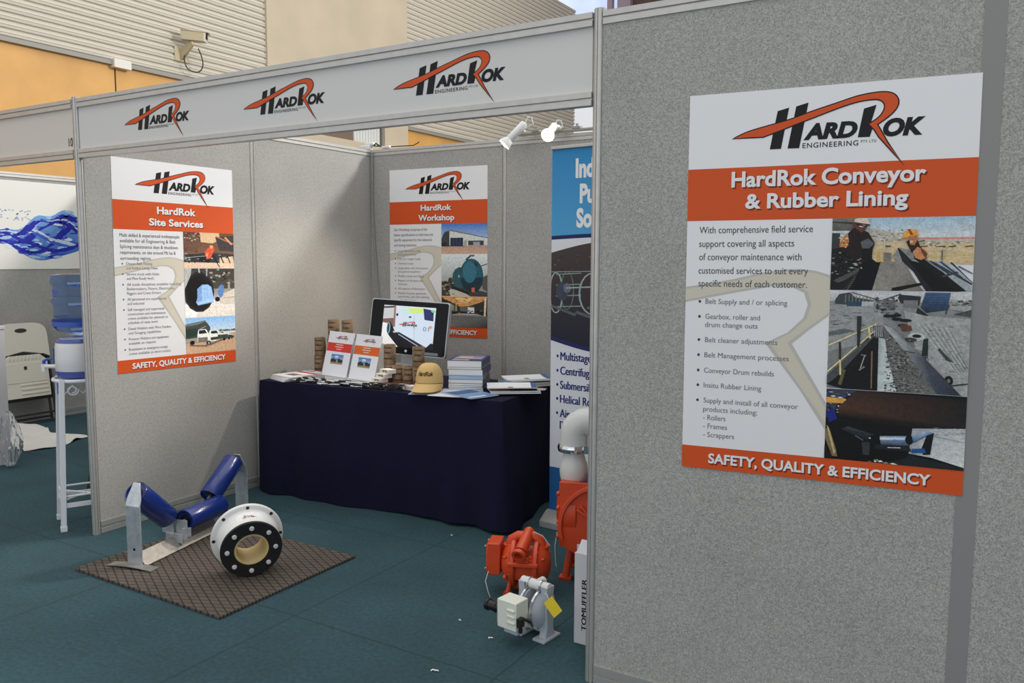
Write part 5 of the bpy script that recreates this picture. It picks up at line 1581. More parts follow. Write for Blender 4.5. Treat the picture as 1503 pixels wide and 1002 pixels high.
def big_pump():
    t = thing('diaphragm_pump', (-.450, .935, 0), 'large orange diaphragm pump with a white elbow on top beside the right wall', 'pump', math.radians(18))
    # near left chamber: a square plate with a ribbed disc on it
    for sx in (-1, 1):
        mb = MB()
        mb.box2((sx * .085 - .045, -.135, .20), (sx * .085 + .045, .135, .500))
        Mx = T(sx * .10, 0, .335) @ RY(sx * PI / 2)
        mb.lathe([(.155, -.05), (.160, -.045), (.160, .018), (.150, .026), (.12, .034), (.085, .060), (0, .068)], Mx, 44)
        for k in range(6): mb.box((.012, .11, .014), Mx @ RZ(k * PI / 3 + .3), (0, .092, .040))
        bolts_ring(mb, Mx, .145, .022, 12, .008, .012)
        o = mb.build('chamber', ORP, t, bevel=.004)
    # front plate with arc and diagonal ribs, turned to the aisle
    mb = MB()
    mb.prism([(-.135, .500), (.10, .500), (.10, .14), (-.02, .11), (-.07, .16), (-.135, .19)], .016, T(0, -.134, 0) @ RX(PI / 2))
    mb.lathe([(.215, 0), (.215, .016), (.195, .018), (.195, 0)], T(.075, -.150, .285) @ RX(PI / 2), 30, caps=False, a0=PI * .48, a1=PI * 1.1)
    for a in (.9, .55): mb.box((.16, .016, .014), T(.02, -.156, .33) @ RY(a), (0, 0, 0))
    for z in (.23, .30, .37, .44): mb.cyl((-.135, -.142, z), (-.149, -.142, z), .011, n=10)
    mb.build('front_plate', ORP, t, bevel=.003)
    mb = MB(); mb.tube([(-.07, 0, .18), (-.065, 0, .10), (0, 0, .07), (.065, 0, .10), (.07, 0, .18)], .045, 18); mb.build('suction_manifold', ORP, t)
    for sx in (-1, 1):
        for sy in (-1, 1):
            mb = MB(); mb.box2((sx * .11 - .03, sy * .09 - .025, .001), (sx * .11 + .03, sy * .09 + .025, .014)); mb.tube([(sx * .11, sy * .09, .01), (sx * .08, sy * .05, .21)], .018, 10); mb.build('foot', ORP, t)
    # white riser, chrome clamp and elbow
    ex, ey = -.082, -.05
    mb = MB(); mb.lathe([(.062, .490), (.066, .50), (.069, .53), (.067, .565), (.058, .590), (.052, .61), (.051, .640)], T(ex, ey, 0), 36); mb.build('white_riser', TRANS, t)
    mb = MB(); mb.lathe([(.058, .628), (.077, .632), (.080, .645), (.080, .654), (.075, .666), (.058, .669)], T(ex, ey, 0), 36, caps=False); mb.box((.03, .03, .03), None, (ex + .072, ey - .05, .648)); mb.build('clamp_ring', CHROME, t)
    mb = MB()
    pts = [(ex, ey, .655), (ex, ey, .715)] + [(ex + .075 * (1 - math.cos(q)), ey, .715 + .065 * math.sin(q)) for q in [PI / 2 * k / 7 for k in range(1, 8)]] + [(ex + .17, ey, .780)]
    mb.tube(pts, [.068] * len(pts), 28); mb.build('white_elbow', TRANS, t)
    mb = MB(); mb.lathe([(.068, -.016), (.082, -.012), (.082, .012), (.068, .016)], T(ex + .145, ey, .780) @ RY(PI / 2), 28, caps=False); mb.build('elbow_clamp', CHROME, t)
    mb = MB(); mb.tube([(.045, -.10, .69), (.035, -.105, .66), (.03, -.105, .60), (.034, -.10, .56)], .017, 14); mb.build('steel_tube', CHROME, t)
    mb = MB(); mb.box2((.02, -.13, .495), (.10, -.06, .54)); mb.box2((.05, -.12, .54), (.10, -.07, .62)); mb.build('port_block', ORP, t, bevel=.004)
    mb = MB(); mb.tube([(-.145, -.142, .25), (-.155, -.145, .18), (-.15, -.15, .10), (-.145, -.15, .08)], .002, 6); mb.build('tag_wire', WHITE, t)
    mb = MB(); mb.box((.05, .001, .10), T(-.02, -.16, .155), (0, 0, 0)); mb.build('paper_tag', PAPER, t)
    return t
big_pump()

# --- cartons beside the front post
CARD = mat('white_card', rgb(206, 206, 210), .6)
s_box = thing('tall_carton', (-.105, .315, 0.0005), 'tall white carton printed with a black word beside the front post', 'carton')
mb = MB(); mb.box2((-.085, -.08, 0), (.080, .08, .380)); mb.build('box', CARD, s_box, bevel=.002)
mb = MB(); mb.box((.155, .06, .002), T(0, -.052, .400) @ RX(.75), (0, 0, 0)); mb.build('flap', CARD, s_box)
s = Sheet((-.085, -.0806, .38), (.080, -.0806, .38), (.080, -.0806, 0), (-.085, -.0806, 0), (0, -1, 0))
vs, fs, x0, x1 = text2d('TOMUFFLER')
for dz, dy in ((0, 0), (.0012, .0001), (.0024, .0002)):
    P = [Vector((-.030 - y * .030, -.0811 - dy, .060 + dz + (x - x0) / (x1 - x0) * .215)) for x, y in vs]
    s.mb.add(P, fs, None, [rgb(30, 30, 34)] * len(P))
s.done('printed_word', s_box, INK)
b_ = thing('tall_carton', (-.185, .50, 0.0005), 'taller plain white carton standing behind the printed carton', 'carton')
mb = MB(); mb.box2((-.050, -.06, 0), (.12, .08, .525)); mb.build('box', CARD, b_, bevel=.002)
mb = MB(); mb.cyl((-.015, -.0604, .50), (-.015, -.0612, .50), .012, n=16); mb.build('hand_hole', BLACK, b_)
# specks of paper on the carpet
for k, (x, y, r, w) in enumerate(((-.534, -.251, .6, .030), (-1.362, 1.030, .1, .016), (-.497, .086, 1.0, .018), (-.700, .156, .3, .012))):
    mb = MB(); n_ = 5
    mb.grid(lambda u, v: ((u - .5) * w, (v - .5) * .008 + .004 * math.sin(u * 5), .002 + .003 * math.sin(u * 6) ** 2), 6, 1)
    tag(mb.build('paper_scrap', PAPER, None, (x, y, 0.001), (0, 0, r), solid=.001), ['largest scrap of white paper on the carpet nearest the aisle', 'scrap of white paper on the carpet in front of the navy cloth', 'scrap of white paper on the carpet beside the small white pump', 'tiny scrap of white paper on the carpet left of the muffler'][k], 'paper scrap')
# ================================================================ pull-up banner
def banner():
    x0, y0, wd = -1.0, 1.52, .85
    an = math.radians(-6)
    t = thing('pull_up_banner', (x0 + wd / 2 * math.cos(an), y0 + wd / 2 * math.sin(an), 0), 'blue and white pull-up banner about pumps standing right of the table', 'banner', an)
    w, zb, zt = wd / 2, .085, 2.178
    s = Sheet((-w, 0, zt), (w, 0, zt), (w, 0, zb), (-w, 0, zb), (0, -1, 0))
    mb = MB(); mb.box2((-w, .0004, zb), (w, .002, zt)); mb.build('banner_sheet', WHITE, t)
    V = lambda z: (z - zb) / (zt - zb)
    s.h = .0003
    s.rect(0, 0, 1, 1, rgb(226, 230, 236)); s.h = .0006
    BL = rgb(52, 140, 200); BL2 = rgb(84, 164, 214)
    # blue head with a curved lower edge
    n = 16
    def arc(k, v0, v1): return v0 + (v1 - v0) * math.sin(PI * k / n)
    for k in range(n):
        a, b = k / n, (k + 1) / n
        sa, sb = math.sin(PI * a), math.sin(PI * b)
        e = lambda q: V(1.690 + .012 * q)
        s.poly([(a, e(sa)), (b, e(sb)), (b, 1), (a, 1)], None, .0006, [BL2, BL2, BL, BL])
        s.poly([(a, e(sa) - .010), (b, e(sb) - .010), (b, e(sb)), (a, e(sa))], rgb(40, 44, 96), .0008)
        f = lambda q: V(1.595 + .065 * q)
        g = lambda q: V(1.115 - .060 * q)
        s.poly([(a, g(sa)), (b, g(sb)), (b, f(sb)), (a, f(sa))], None, .0008, [rgb(40, 44, 58), rgb(40, 44, 58), rgb(78, 66, 66), rgb(78, 66, 66)])
        s.poly([(a, g(sa) - .011), (b, g(sb) - .011), (b, g(sb)), (a, g(sa))], rgb(44, 46, 100), .0009)
    s.rect(0, 0, 1, V(.345), rgb(42, 96, 156), None, .0008)
    s.done('print', t, INK)
    s.start()
    p = Photo(s, 0, V(1.12), 1, V(1.595), .0011)
    for cx_, rx in ((40, 60), (330, 110), (700, 130)):
        p.ring(cx_, 480, rx, 250, 14, rgb(160, 180, 172)); p.ring(cx_ + 90, 450, rx * .9, 230, 8, rgb(110, 128, 122))
        for k in range(4): p.line(cx_, 260 + k * 130, cx_ + 200, 240 + k * 130, 12, rgb(140, 160, 152))
        p.blob(cx_ + 50, 460, 50, 110, rgb(70, 76, 90)); p.blob(cx_ + 90, 420, 30, 60, rgb(110, 116, 132)); p.line(cx_ - 40, 640, cx_ + 160, 740, 30, rgb(96, 104, 112))
    p.line(0, 230, 1000, 190, 10, rgb(150, 160, 150)); p.line(120, 420, 320, 400, 16, rgb(170, 184, 176)); p.line(200, 700, 480, 830, 34, rgb(96, 102, 112)); p.scatter(40, 0, 20, 1000, 200, 22, [rgb(96, 72, 66), rgb(60, 54, 58), rgb(120, 104, 90)], 91)
    s.done('pump_photograph', t, PHOTO)
    s.start()
    LH = rgb(238, 240, 242)
    for body, z, u0 in (('Industrial', 2.008, .186), ('Pumping', 1.868, .220), ('Solutions', 1.734, .196)):
        s.text(body, u0, V(z), None, V(.108) - V(0), LH, bold=.045, aspect=1.75 if body[0] != 'I' else 1.75, h=.0012)
    s.done('heading_lettering', t, INK)
    s.start()
    NV = rgb(44, 50, 120)
    rows = [('Multistage', .981), ('Centrifugal', .897), ('Submersible', .814), ('Helical Rotor', .732), ('Air Operated', .648), ('Diaphragm', .578)]
    for k, (b_, z) in enumerate(rows):
        for du, dh in ((0, 0), (.0022, .0001), (.0044, .0002)): s.text(b_, .080 + du, V(z), None, V(.046) - V(0), NV, aspect=1.88, h=.0012 + dh)
        if k < 5: s.poly([(.058 + .009 * math.cos(j * PI / 4), V(z + .022 + .009 * math.sin(j * PI / 4))) for j in range(8)], NV, .0012)
    s.done('list_lettering', t, INK)
    mb = MB(); mb.box2((-w - .005, -.012, zt - .004), (w + .005, .012, zt + .014)); mb.build('top_rail', ALU, t, bevel=.003)
    mb = MB(); mb.prism([(-.09, 0), (.09, 0), (.09, .03), (.05, .085), (-.02, .085), (-.09, .035)], 2 * w + .02, T(-w - .01, 0, .001) @ RZ(PI / 2) @ RX(PI / 2)); mb.build('base_case', ALU, t, bevel=.003)
    mb = MB(); mb.cyl((0, .03, .08), (0, .012, zt), .008, n=12); mb.build('support_pole', ALU, t)
    return t
banner()

# ================================================================ spot lamps on the back wall
LW = mat('white_lamp_enamel', rgb(226, 228, 226), .35)
GLOW = mat('glowing_lamp_face', rgb(255, 240, 220), .4, 0, Emission_Color=rgb(255, 232, 200), Emission_Strength=9.0)
def lamp_bar():
    t = thing('lamp_bar', (-1.38, D - .02, H + .003), 'grey lighting bar clipped along the top of the back wall', 'lighting bar')
    mb = MB(); mb.box2((-.34, -.030, .004), (.40, -.004, .022)); mb.box2((-.34, -.036, .012), (.40, -.030, .018)); mb.build('track', mat('lamp_track_grey', rgb(168, 166, 160), .5), t)
    for x in (-.19, .12, .33):
        mb = MB(); mb.box2((x - .03, -.04, .022), (x + .03, .0, .035)); mb.cyl((x, -.02, .03), (x, -.02, .055), .010, n=10); mb.build('track_clip', mat('clip_grey', rgb(150, 148, 142), .5), t)
    return t
lamp_bar()
def spot(base, aim, label, face_r, energy):
    t = thing('spot_lamp', base, label, 'lamp', 0, 'spot lamps on the back wall')
    d = Vector(aim).normalized()
    # short stem from the bar, then the can
    c = Vector((0, -.13, -.030))
    mb = MB(); mb.tube([(0, 0, .0), (0, -.03, .012), (0, -.08, -.015), tuple(c + Vector((0, .01, 0)))], .008, 10); mb.build('stem', LW, t)
    a = c - d * .10
    Mx = T(a) @ frame(d)
    mb = MB(); mb.lathe([(.006, 0), (.022, .004), (.026, .012), (.026, .15), (.024, .155), (.030, .160), (.044, .195), (.046, .204), (.043, .206)], Mx, 30, caps=False); mb.build('lamp_can', LW, t)
    mb = MB(); mb.lathe([(0, .198), (.030, .199), (.042, .2045)], Mx, 30, caps=False); mb.build('lamp_face', GLOW, t)
    mb = MB(); q = Mx @ Vector((0, 0, 0)); mb.tube([q, q + Vector((.02, 0, .035)), q + Vector((.05, 0, .03)), q + Vector((.05, .02, -.01)), (0.02, -.06, .0)], .004, 8); mb.build('flex', LW, t)
    l = light('spot_beam', 'SPOT', Vector(base) + a + d * .215, Vector(base) + a + d * 2, energy, (1.0, .86, .68), None, spot_size=math.radians(75), spot_blend=.8, shadow_soft_size=.04)
    return t
spot((-1.665, D - .04, H + .036), (-.55, -.42, -.72), 'white spot lamp turned away to the left on the back wall bar', .04, 75)
spot((-1.385, D - .04, H + .036), (.22, -.85, -.42), 'brightly glowing white spot lamp facing the aisle on the back wall bar', .04, 34)

# cable in the back left corner, and the white plug cluster on the wall top
mb = MB()
pts = [(-L + .035, D - .03, H - .02), (-L + .038, D - .028, 2.25), (-L + .032, D - .03, 2.0), (-L + .045, D - .026, 1.75), (-L + .06, D - .024, 1.5), (-L + .085, D - .024, 1.25), (-L + .10, D - .03, .95), (-L + .10, D - .03, .02)]
sp_ = []
for k in range(len(pts) - 1):
    for j in range(5): sp_.append(tuple(Vector(pts[k]).lerp(Vector(pts[k + 1]), j / 5)))
mb.tube(sp_ + [pts[-1]], .006, 8)
tag(mb.build('power_cable', mat('grey_cable', rgb(150, 148, 144), .5)), 'grey power cable hanging down the back left corner of the booth', 'cable')
t = thing('plug_cluster', (-L, D, H + .006), 'white power plugs bunched on top of the back left corner post', 'plug')
mb = MB(); mb.box2((-.09, -.03, .0), (.01, .02, .035)); mb.box2((-.05, -.02, .030), (.04, .03, .055)); mb.build('plug_block', LW, t, bevel=.008)
mb = MB(); mb.tube([(.03, 0, .03), (.06, -.01, .045), (.10, 0, .02), (.13, .0, .012)], .006, 8); mb.tube([(.03, .01, .03), (.2, .005, .012), (.42, .005, .008), (.48, .0, .030)], .004, 8); mb.build('flex', BLACK, t)
mb = MB(); mb.box2((.12, -.02, .0), (.20, .015, .02)); mb.build('connector', LW, t, bevel=.004)

# ================================================================ security camera on the cladding
t = thing('security_camera', (HX + .03, 4.36, 4.27), 'beige security camera bracketed to the ribbed wall top left', 'camera')
CB_ = mat('beige_housing', rgb(196, 182, 150), .5)
t.scale = (.78, .78, .78)
Mx = T(.30, .13, .10) @ RZ(math.radians(-52)) @ RX(math.radians(-4)) @ T(0, .04, 0)
mb = MB(); mb.box2((-.075, -.26, -.075), (.075, .10, .075), Mx); mb.box2((-.085, -.27, .066), (.085, .17, .082), Mx); hs = mb.build('housing', CB_, t, bevel=.01)
mb = MB(); mb.box2((-.073, .10, -.073), (.073, .125, .073), Mx); mb.build('front_bezel', mat('white_bezel', rgb(226, 222, 212), .4), t)
mb = MB(); mb.box2((-.055, .124, -.03), (.055, .132, .066), Mx); mb.cyl(Mx @ Vector((0, .13, .01)), Mx @ Vector((0, .142, .01)), .035, n=20); mb.build('lens_window', mat('dark_glass', rgb(30, 32, 34), .1), t)
mb = MB(); mb.prism([(0, -.26), (.03, -.26), (.30, -.055), (.30, 0), (.20, 0), (.0, -.10)], .05, T(0, .10, .02) @ RX(PI / 2) ); mb.box2((-.01, -.06, -.27), (.012, .20, -.05)); mb.build('wall_bracket', CB_, t, bevel=.006)
mb = MB()
cp = [(.10, .05, -.18), (.09, .06, -.28), (.11, .09, -.38), (.16, .16, -.43), (.22, .24, -.42), (.26, .28, -.32), (.27, .25, -.18), (.27, .18, -.05)]
cs = spline3 = []
for k in range(len(cp) - 1):
    p0, p1, p2, p3 = [Vector(cp[min(max(k + d, 0), len(cp) - 1)]) for d in (-1, 0, 1, 2)]
    for j in range(5):
        u = j / 5
        cs.append(0.5 * ((2 * p1) + (p2 - p0) * u + (2 * p0 - 5 * p1 + 4 * p2 - p3) * u * u + (3 * p1 - p0 - 3 * p2 + p3) * u ** 3))
mb.tube(cs, .010, 8); mb.build('cable', mat('dark_cable', rgb(70, 58, 46), .5), t)

# ================================================================ the booth to the left
NX = -6.65
mb = MB(); mb.box2((NX - .02, -.0, .07), (NX, 3.6, 2.29)); struct(mb.build('wall_neighbour', FABRIC))
for z, h in ((2.29, .045), (.0, .07)):
    trim(ext_rail('r', (NX - .01, 0, z + .001), (NX - .01, 3.6, z + .001), h))
panel('wall_back', (NX + .01, D, 0), (-L - .02, D, 0))
trim(ext_rail('r', (NX + .01, D, H - .045), (-L - .02, D, H - .045)))
# water print
t = thing('water_print', (NX + .006, 1.0, 1.445), 'wide white print of a blue water splash on the neighbouring booth wall', 'poster')
y0, y1, z0, z1 = -.9, 1.35, 0.0, .815
s = Sheet((0, y0, z1), (0, y1, z1), (0, y1, z0), (0, y0, z0), (1, 0, 0))
mb = MB(); mb.box2((-.004, y0, z0), (-.001, y1, z1)); mb.build('print_sheet', mat('poster_paper', WHT), t)
s.h = .0003
s.rect(0, 0, 1, 1, rgb(240, 239, 232)); s.h = .0006
def splash():
    p = Photo(s, 0, 0, 1, 1, .0006, .00005)
    rnd = random.Random(4)
    top = lambda x: 470 + 60 * math.sin(x * .012 + .5) - 90 * math.exp(-((x - 800) / 150) ** 2) + 30 * math.sin(x * .05) + 60 * math.exp(-((x - 600) / 60) ** 2)
    bot = lambda x: 720 + 190 * math.exp(-((x - 760) / 110) ** 2) + 25 * math.sin(x * .03) + 100 * math.exp(-((x - 300) / 160) ** 2)
    N_ = 60
    for k in range(N_):
        a, b = 1000 * k / N_, 1000 * (k + 1) / N_
        p.n = 0
        p.p([(a, top(a)), (b, top(b)), (b, bot(b)), (a, bot(a))], None, [rgb(120, 170, 226)] * 2 + [rgb(70, 110, 206)] * 2)
    p.n = 1
    cols = [rgb(60, 90, 200), rgb(170, 204, 240), rgb(40, 56, 170), rgb(110, 160, 226), rgb(225, 236, 248), rgb(54, 70, 186)]
    for _ in range(330):
        x = rnd.uniform(0, 1000); f = rnd.random() ** .8
        y = top(x) + (bot(x) - top(x)) * f
        rx, ry = rnd.uniform(8, 30), rnd.uniform(6, 26)
        p.n = 1 + _ % 12
        p.blob(x, min(y, 960), rx, ry, rnd.choice(cols), 9, rnd.uniform(-.6, .6))
    for j in range(7):
        ph = rnd.uniform(0, 6); c = rnd.choice([rgb(44, 48, 170), rgb(70, 100, 210), rgb(200, 220, 246)])
        for k in range(40):
            x = 1000 * k / 40; f = .5 + .38 * math.sin(x * .009 + ph)
            y = top(x) + (bot(x) - top(x)) * f; x2 = x + 25; f2 = .5 + .38 * math.sin(x2 * .009 + ph); y2 = top(x2) + (bot(x2) - top(x2)) * f2
            p.n = 14 + j; p.line(x, y, x2, y2, 26 * (1 + .5 * math.sin(k)), c)
    for _ in range(40):
        p.n = 22; p.blob(rnd.uniform(560, 700), rnd.uniform(330, 460), 4, 6, rgb(150, 170, 210), 7)
splash()
s.done('splash_picture', t, INK)

# folding chair leaning folded on the wall
CHW = mat('cream_plastic', rgb(222, 218, 204), .45)
CHF = mat('dark_brown_frame', rgb(48, 42, 40), .45)
def folding_chair():
    t = thing('folding_chair', (NX + .20, 1.48, 0), 'folded cream plastic chair leaning against the neighbouring booth wall', 'chair', math.radians(90))
    # local x across the chair, -y... facing the room is -y after the turn
    lean = T(0, 0, 0) @ RX(math.radians(-9))
    w = .235
    mb = MB()
    for sx in (-1, 1):
        mb.tube([lean @ Vector((sx * w, 0, .01)), lean @ Vector((sx * w, 0, .55)), lean @ Vector((sx * (w - .01), 0, .80))], .013, 10)
        mb.tube([lean @ Vector((sx * (w - .03), .03, .01)), lean @ Vector((sx * (w - .03), .03, .66))], .012, 10)
    mb.tube([lean @ Vector((-w, 0, .10)), lean @ Vector((w, 0, .10))], .010, 8); mb.tube([lean @ Vector((-w + .03, .03, .06)), lean @ Vector((w - .03, .03, .06))], .010, 8)
    mb.box2((-w, .006, .23), (w, .02, .64), lean)
    mb.build('frame', CHF, t)
    # backrest with hand hole
    mb = MB()
    out = []
    for k in range(25):
        a = PI * k / 24
        out.append((w * 1.02 * math.copysign(abs(math.cos(a)) ** .45, math.cos(a)), .80 + .155 * math.sin(a) ** .6))
    out += [(-w * 1.02, .63), (-w * .8, .655), (0, .69), (w * .8, .655), (w * 1.02, .63)]
    mb.prism(out, .028, lean @ T(0, 0, 0) @ RX(PI / 2) @ T(0, 0, -.002)); bk = mb.build('backrest', CHW, t, bevel=.008)
    mb = MB(); mb.prism([(.055 * math.cos(2 * PI * k / 20), .885 + .020 * math.sin(2 * PI * k / 20)) for k in range(20)], .003, lean @ RX(PI / 2) @ T(0, 0, .025)); mb.build('hand_hole', mat('dark_hole', rgb(60, 54, 50), .9), bk)
    # seat underside, folded flat
    mb = MB()
    mb.prism([(-w * .86, .26), (w * .86, .26), (w * .88, .60), (w * .6, .655), (-w * .6, .655), (-w * .88, .60)], .022, lean @ RX(PI / 2) @ T(0, 0, .006))
    for k in range(9): mb.box2((-w * .6 + k * .034, -.034, .61), (-w * .6 + k * .034 + .012, -.026, .65), lean)
    for z in (.29, .33, .37): mb.box2((-w * .3, -.034, z), (w * .78, -.026, z + .018), lean)
    mb.box2((-w * .78, -.032, .40), (w * .78, -.026, .585), lean)
    mb.build('seat', CHW, t, bevel=.003)
    mb = MB(); mb.box2((-.02, -.036, .52), (.005, -.030, .55), lean); mb.build('seat_stamp', CHF, t)
    return t
folding_chair()

# water cooler on its stand
SW_ = mat('white_stand_paint', rgb(226, 230, 236), .35)
SX, SY = -3.285, -.060
def cooler_stand():
    # square stand turned so that one leg is nearest the aisle
    ang = math.radians(-25.8)
    cxy = Vector((-3.345, .105))
    t = thing('cooler_stand', (cxy.x, cxy.y, 0), 'white metal stand with scrollwork carrying the water cooler', 'stand', ang)
    a, a1 = .133, .106
    for sx, sy in ((1, -1), (-1, -1), (-1, 1), (1, 1)):
        mb = MB()
        w = .0145
        q = [(sx * a + i * w, sy * a + j * w, .03) for i, j in ((-1, -1), (1, -1), (1, 1), (-1, 1))] + [(sx * a1 + i * w, sy * a1 + j * w, .868) for i, j in ((-1, -1), (1, -1), (1, 1), (-1, 1))]
        mb.add(q, [(3, 2, 1, 0), (4, 5, 6, 7), (0, 1, 5, 4), (1, 2, 6, 5), (2, 3, 7, 6), (3, 0, 4, 7)])
        lg = mb.build('leg', SW_, t, bevel=.002)
        mb = MB(); mb.box2((sx * a - .017, sy * a - .017, .001), (sx * a + .017, sy * a + .017, .032)); mb.build('foot_cap', SW_, lg, bevel=.002)
        if sy < 0:
            for z in (.115, .835, .80):
                ya = -(a + (a1 - a) * (z - .03) / .838) - w; xa = sx * (a + (a1 - a) * (z - .03) / .838)
                mb = MB(); mb.cyl((xa, ya + .002, z), (xa, ya - .0015, z), .005, n=10); mb.build('screw', STEEL, lg)
    mb = MB(); mb.box((.03, .002, .075), T(-.09, -.115, .80), (0, 0, 0)); mb.build('blue_tag', mat('blue_sticker', rgb(60, 130, 200), .4), t)
    al = .129
    mb = MB()
    ring = [(.140 * math.cos(2 * PI * k / 32), .140 * math.sin(2 * PI * k / 32), .858) for k in range(32)]
    mb.tube(ring, .011, 8, closed=True); mb.lathe([(0, .850), (.138, .850), (.138, .856), (0, .856)], None, 32); mb.build('top_ring', SW_, t)
    for k in range(4):
        mb = MB()
        R_k = RZ(k * PI / 2)
        for side in (-1, 1):
            pts = []
            for j in range(24):
                q = j / 23
                th = q * 2.6 * PI
                rr = .030 * (1 - .55 * q)
                pts.append(R_k @ Vector((side * (.052 + rr * math.cos(th + PI)), -a1, .805 + rr * math.sin(th + PI))))
            mb.tube(pts, .0045, 6)
        mb.tube([R_k @ Vector((-a1, -a1, .770)), R_k @ Vector((-.05, -a1, .835)), R_k @ Vector((0, -a1, .785)), R_k @ Vector((.05, -a1, .835)), R_k @ Vector((a1, -a1, .770))], .004, 6)
        mb.build('scrollwork', SW_, t)
        mb = MB(); mb.box2((-al, -al - .006, .135), (al, -al + .006, .160), R_k); mb.tube([R_k @ Vector((-al, -al, .20)), R_k @ Vector((al, -al, .20))], .006, 8)
        mb.build('lower_rail', SW_, t)
    mb = MB(); mb.tube([(-al, -al, .178), (al, al, .178)], .006, 8); mb.tube([(-al, al, .178), (al, -al, .178)], .006, 8); mb.build('cross_brace', SW_, t)
    return t, cxy, ang
_, cxy, cang = cooler_stand()
t = thing('water_cooler', (cxy.x, cxy.y, .8705), 'white and blue ceramic water crock with a tap on the stand', 'water cooler', cang)
CER = mat('white_ceramic', rgb(226, 226, 228), .2)
mb = MB(); mb.lathe([(.115, .012), (.125, .03), (.128, .10), (.126, .17), (.118, .205), (.105, .222), (.085, .224), (.080, .215)], None, 40); cr = mb.build('crock', CER, t)
mb = MB(); mb.lathe([(.110, .0), (.117, .004), (.1262, .03), (.1265, .040)], None, 40, caps=True); mb.build('blue_band', mat('blue_glaze', rgb(84, 98, 168), .2), cr)
mb = MB(); mb.lathe([(.1200, .200), (.1195, .206), (.1075, .2235), (.104, .2235)], None, 40, caps=False); mb.build('blue_band', mat('blue_glaze', rgb(84, 98, 168), .2), cr)
Mt = RZ(math.radians(-170))
mb = MB(); mb.box2((-.03, -.002, .08), (.03, .0, .17), RZ(math.radians(-16)) @ T(0, -.1285, 0)); mb.build('blue_sticker', mat('blue_sticker', rgb(60, 130, 200), .4), cr)
Mt = RZ(math.radians(-124))
mb = MB(); mb.cyl(Mt @ Vector((.12, 0, .055)), Mt @ Vector((.222, 0, .055)), .012, n=14); mb.cyl(Mt @ Vector((.212, 0, .07)), Mt @ Vector((.212, 0, .026)), .013, n=14); tp = mb.build('tap', WHITE, t)
mb = MB(); mb.tube([Mt @ Vector((.212, 0, .07)), Mt @ Vector((.210, 0, .087)), Mt @ Vector((.190, 0, .097)), Mt @ Vector((.160, 0, .098))], [.010, .009, .008, .005], 10); mb.build('tap_lever', mat('blue_plastic', rgb(50, 90, 190), .35), tp)
# bottle
GL = bpy.data.materials.new('pale_blue_polycarbonate'); GL.use_nodes = True
b_ = GL.node_tree.nodes['Principled BSDF']; b_.inputs['Base Color'].default_value = rgb(168, 194, 238); b_.inputs['Roughness'].default_value = .06; b_.inputs['Transmission Weight'].default_value = .92; b_.inputs['IOR'].default_value = 1.12
t = thing('water_bottle', (cxy.x, cxy.y, 1.0955), 'upturned clear blue water bottle sitting in the crock', 'water bottle', cang)
mb = MB(); mb.lathe([(.030, -.012 + .014), (.034, .012), (.075, .030), (.110, .045), (.130, .070), (.134, .10), (.130, .118), (.122, .124), (.122, .190), (.130, .197), (.134, .205), (.134, .225), (.130, .233), (.122, .240), (.122, .300), (.130, .308), (.134, .316), (.134, .345), (.125, .362), (.10, .368), (0, .366)], None, 44); mb.build('bottle_body', GL, t)
mb = MB(); mb.lathe([(.1345, .072), (.1347, .098)], None, 44, caps=False); mb.build('blue_band', mat('blue_plastic', rgb(50, 90, 190)), t)
s = Sheet((0, 0, 1), (1, 0, 1), (1, 0, 0), (0, 0, 0), (0, 0, 1))
mb = MB()
for k in range(6):
    a = math.radians(-105 + k * 9)
    b2 = math.radians(-105 + k * 9 + 5)
    mb.add([(.1235 * math.cos(a), .1235 * math.sin(a), .255), (.1235 * math.cos(b2), .1235 * math.sin(b2), .255), (.1235 * math.cos(b2), .1235 * math.sin(b2), .278), (.1235 * math.cos(a), .1235 * math.sin(a), .278)], [(0, 1, 2, 3)])
mb.build('blue_mark', mat('blue_mark', rgb(60, 80, 200), .4), t)

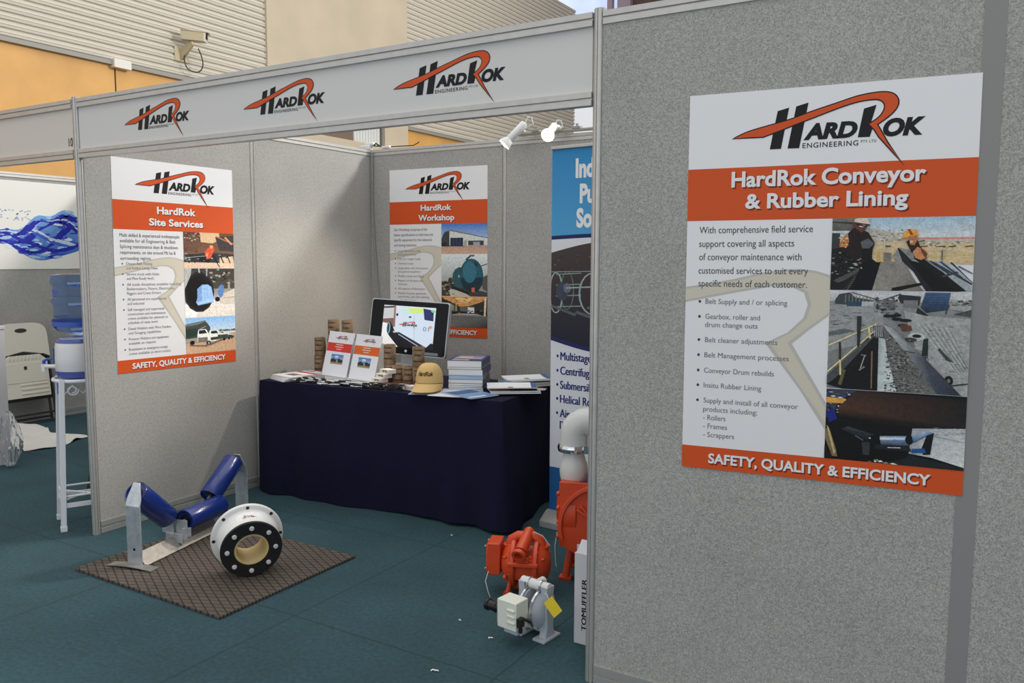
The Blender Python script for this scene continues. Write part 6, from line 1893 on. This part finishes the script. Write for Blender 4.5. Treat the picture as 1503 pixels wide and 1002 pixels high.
# things on the neighbour's floor
mb = MB()
def sheet_fn(u, v):
    x = -6.42 + .98 * u; y = .92 + .50 * v + .25 * (u - .5) * (1 - 2 * abs(v - .5)) * .4 - .08 * u * (1 - v)
    x += .10 * math.sin(v * 5) * (u - .3); y += .05 * math.sin(u * 9)
    z = .006 + .022 * (math.sin(u * 11 + v * 4) * math.sin(v * 7 + u * 3)) ** 2 + .10 * math.exp(-((u - .08) / .12) ** 2) * (1 - v) ** .5
    return (x, y, z)
mb.grid(sheet_fn, 36, 18)
tag(mb.build('crumpled_sheet', mat('white_cloth', rgb(222, 220, 214), .8), angle=50, solid=.003), 'crumpled white sheet lying on the neighbouring booth floor', 'sheet')
t = thing('white_plinth', (-5.37, .455, 0.0005), 'white display plinth cut off at the left edge of the photo', 'plinth')
mb = MB(); mb.box2((-.20, -.15, 0), (.232, .155, 1.02)); mb.build('carcass', mat('off_white_laminate', rgb(206, 204, 206), .5), t, bevel=.004)
mb = MB(); mb.box2((-.21, -.16, 1.02), (.238, .16, 1.045)); mb.build('top', mat('off_white_laminate', rgb(206, 204, 206)), t, bevel=.003)
# plastic wrap bunched beside the plinth
FILM = bpy.data.materials.new('clear_film'); FILM.use_nodes = True
b_ = FILM.node_tree.nodes['Principled BSDF']; b_.inputs['Base Color'].default_value = rgb(240, 242, 244); b_.inputs['Roughness'].default_value = .08; b_.inputs['Transmission Weight'].default_value = .92; b_.inputs['IOR'].default_value = 1.10
mb = MB()
rf = random.Random(8)
ph_ = [rf.uniform(0, 6) for _ in range(12)]
def film(u, v):
    a = 2 * PI * u
    e = PI * (v - .5)
    k = 1 + .10 * math.sin(13 * a + 17 * v) + .09 * math.sin(19 * v - 8 * a) + .16 * math.sin(3 * a + ph_[0] + 5 * v) + .12 * math.sin(7 * a + ph_[1] - 9 * v) + .10 * math.sin(11 * v + 2 * a + ph_[2])
    top = .62 + .5 * (1 - v)
    return (.075 * k * math.cos(e) ** .7 * math.cos(a) * top, .075 * k * math.cos(e) ** .7 * math.sin(a) * top, .205 + .20 * math.sin(e) * (1 + .05 * math.sin(5 * a + ph_[3])))
mb.grid(film, 40, 26)
tag(mb.build('plastic_wrap', FILM, None, (-5.03, .545, 0.012), angle=14), 'crumpled clear plastic wrap bunched against the white plinth', 'wrapping')
# dark leaning board with an orange head, glimpsed behind the cooler stand
t = thing('leaning_board', (-3.80, .43, 0), 'black board with an orange head leaning behind the cooler stand', 'board', math.radians(-20))
Mx = T(0, 0, .006) @ RX(math.radians(-12))
mb = MB(); mb.box2((-.18, -.01, 0), (.18, .01, .67), Mx); mb.build('panel', mat('black_board', rgb(22, 22, 26), .5), t)
mb = MB(); mb.box2((-.181, -.0115, .56), (.181, -.0095, .672), Mx); mb.build('orange_head', mat('orange_card', rgb(214, 84, 40), .5), t)
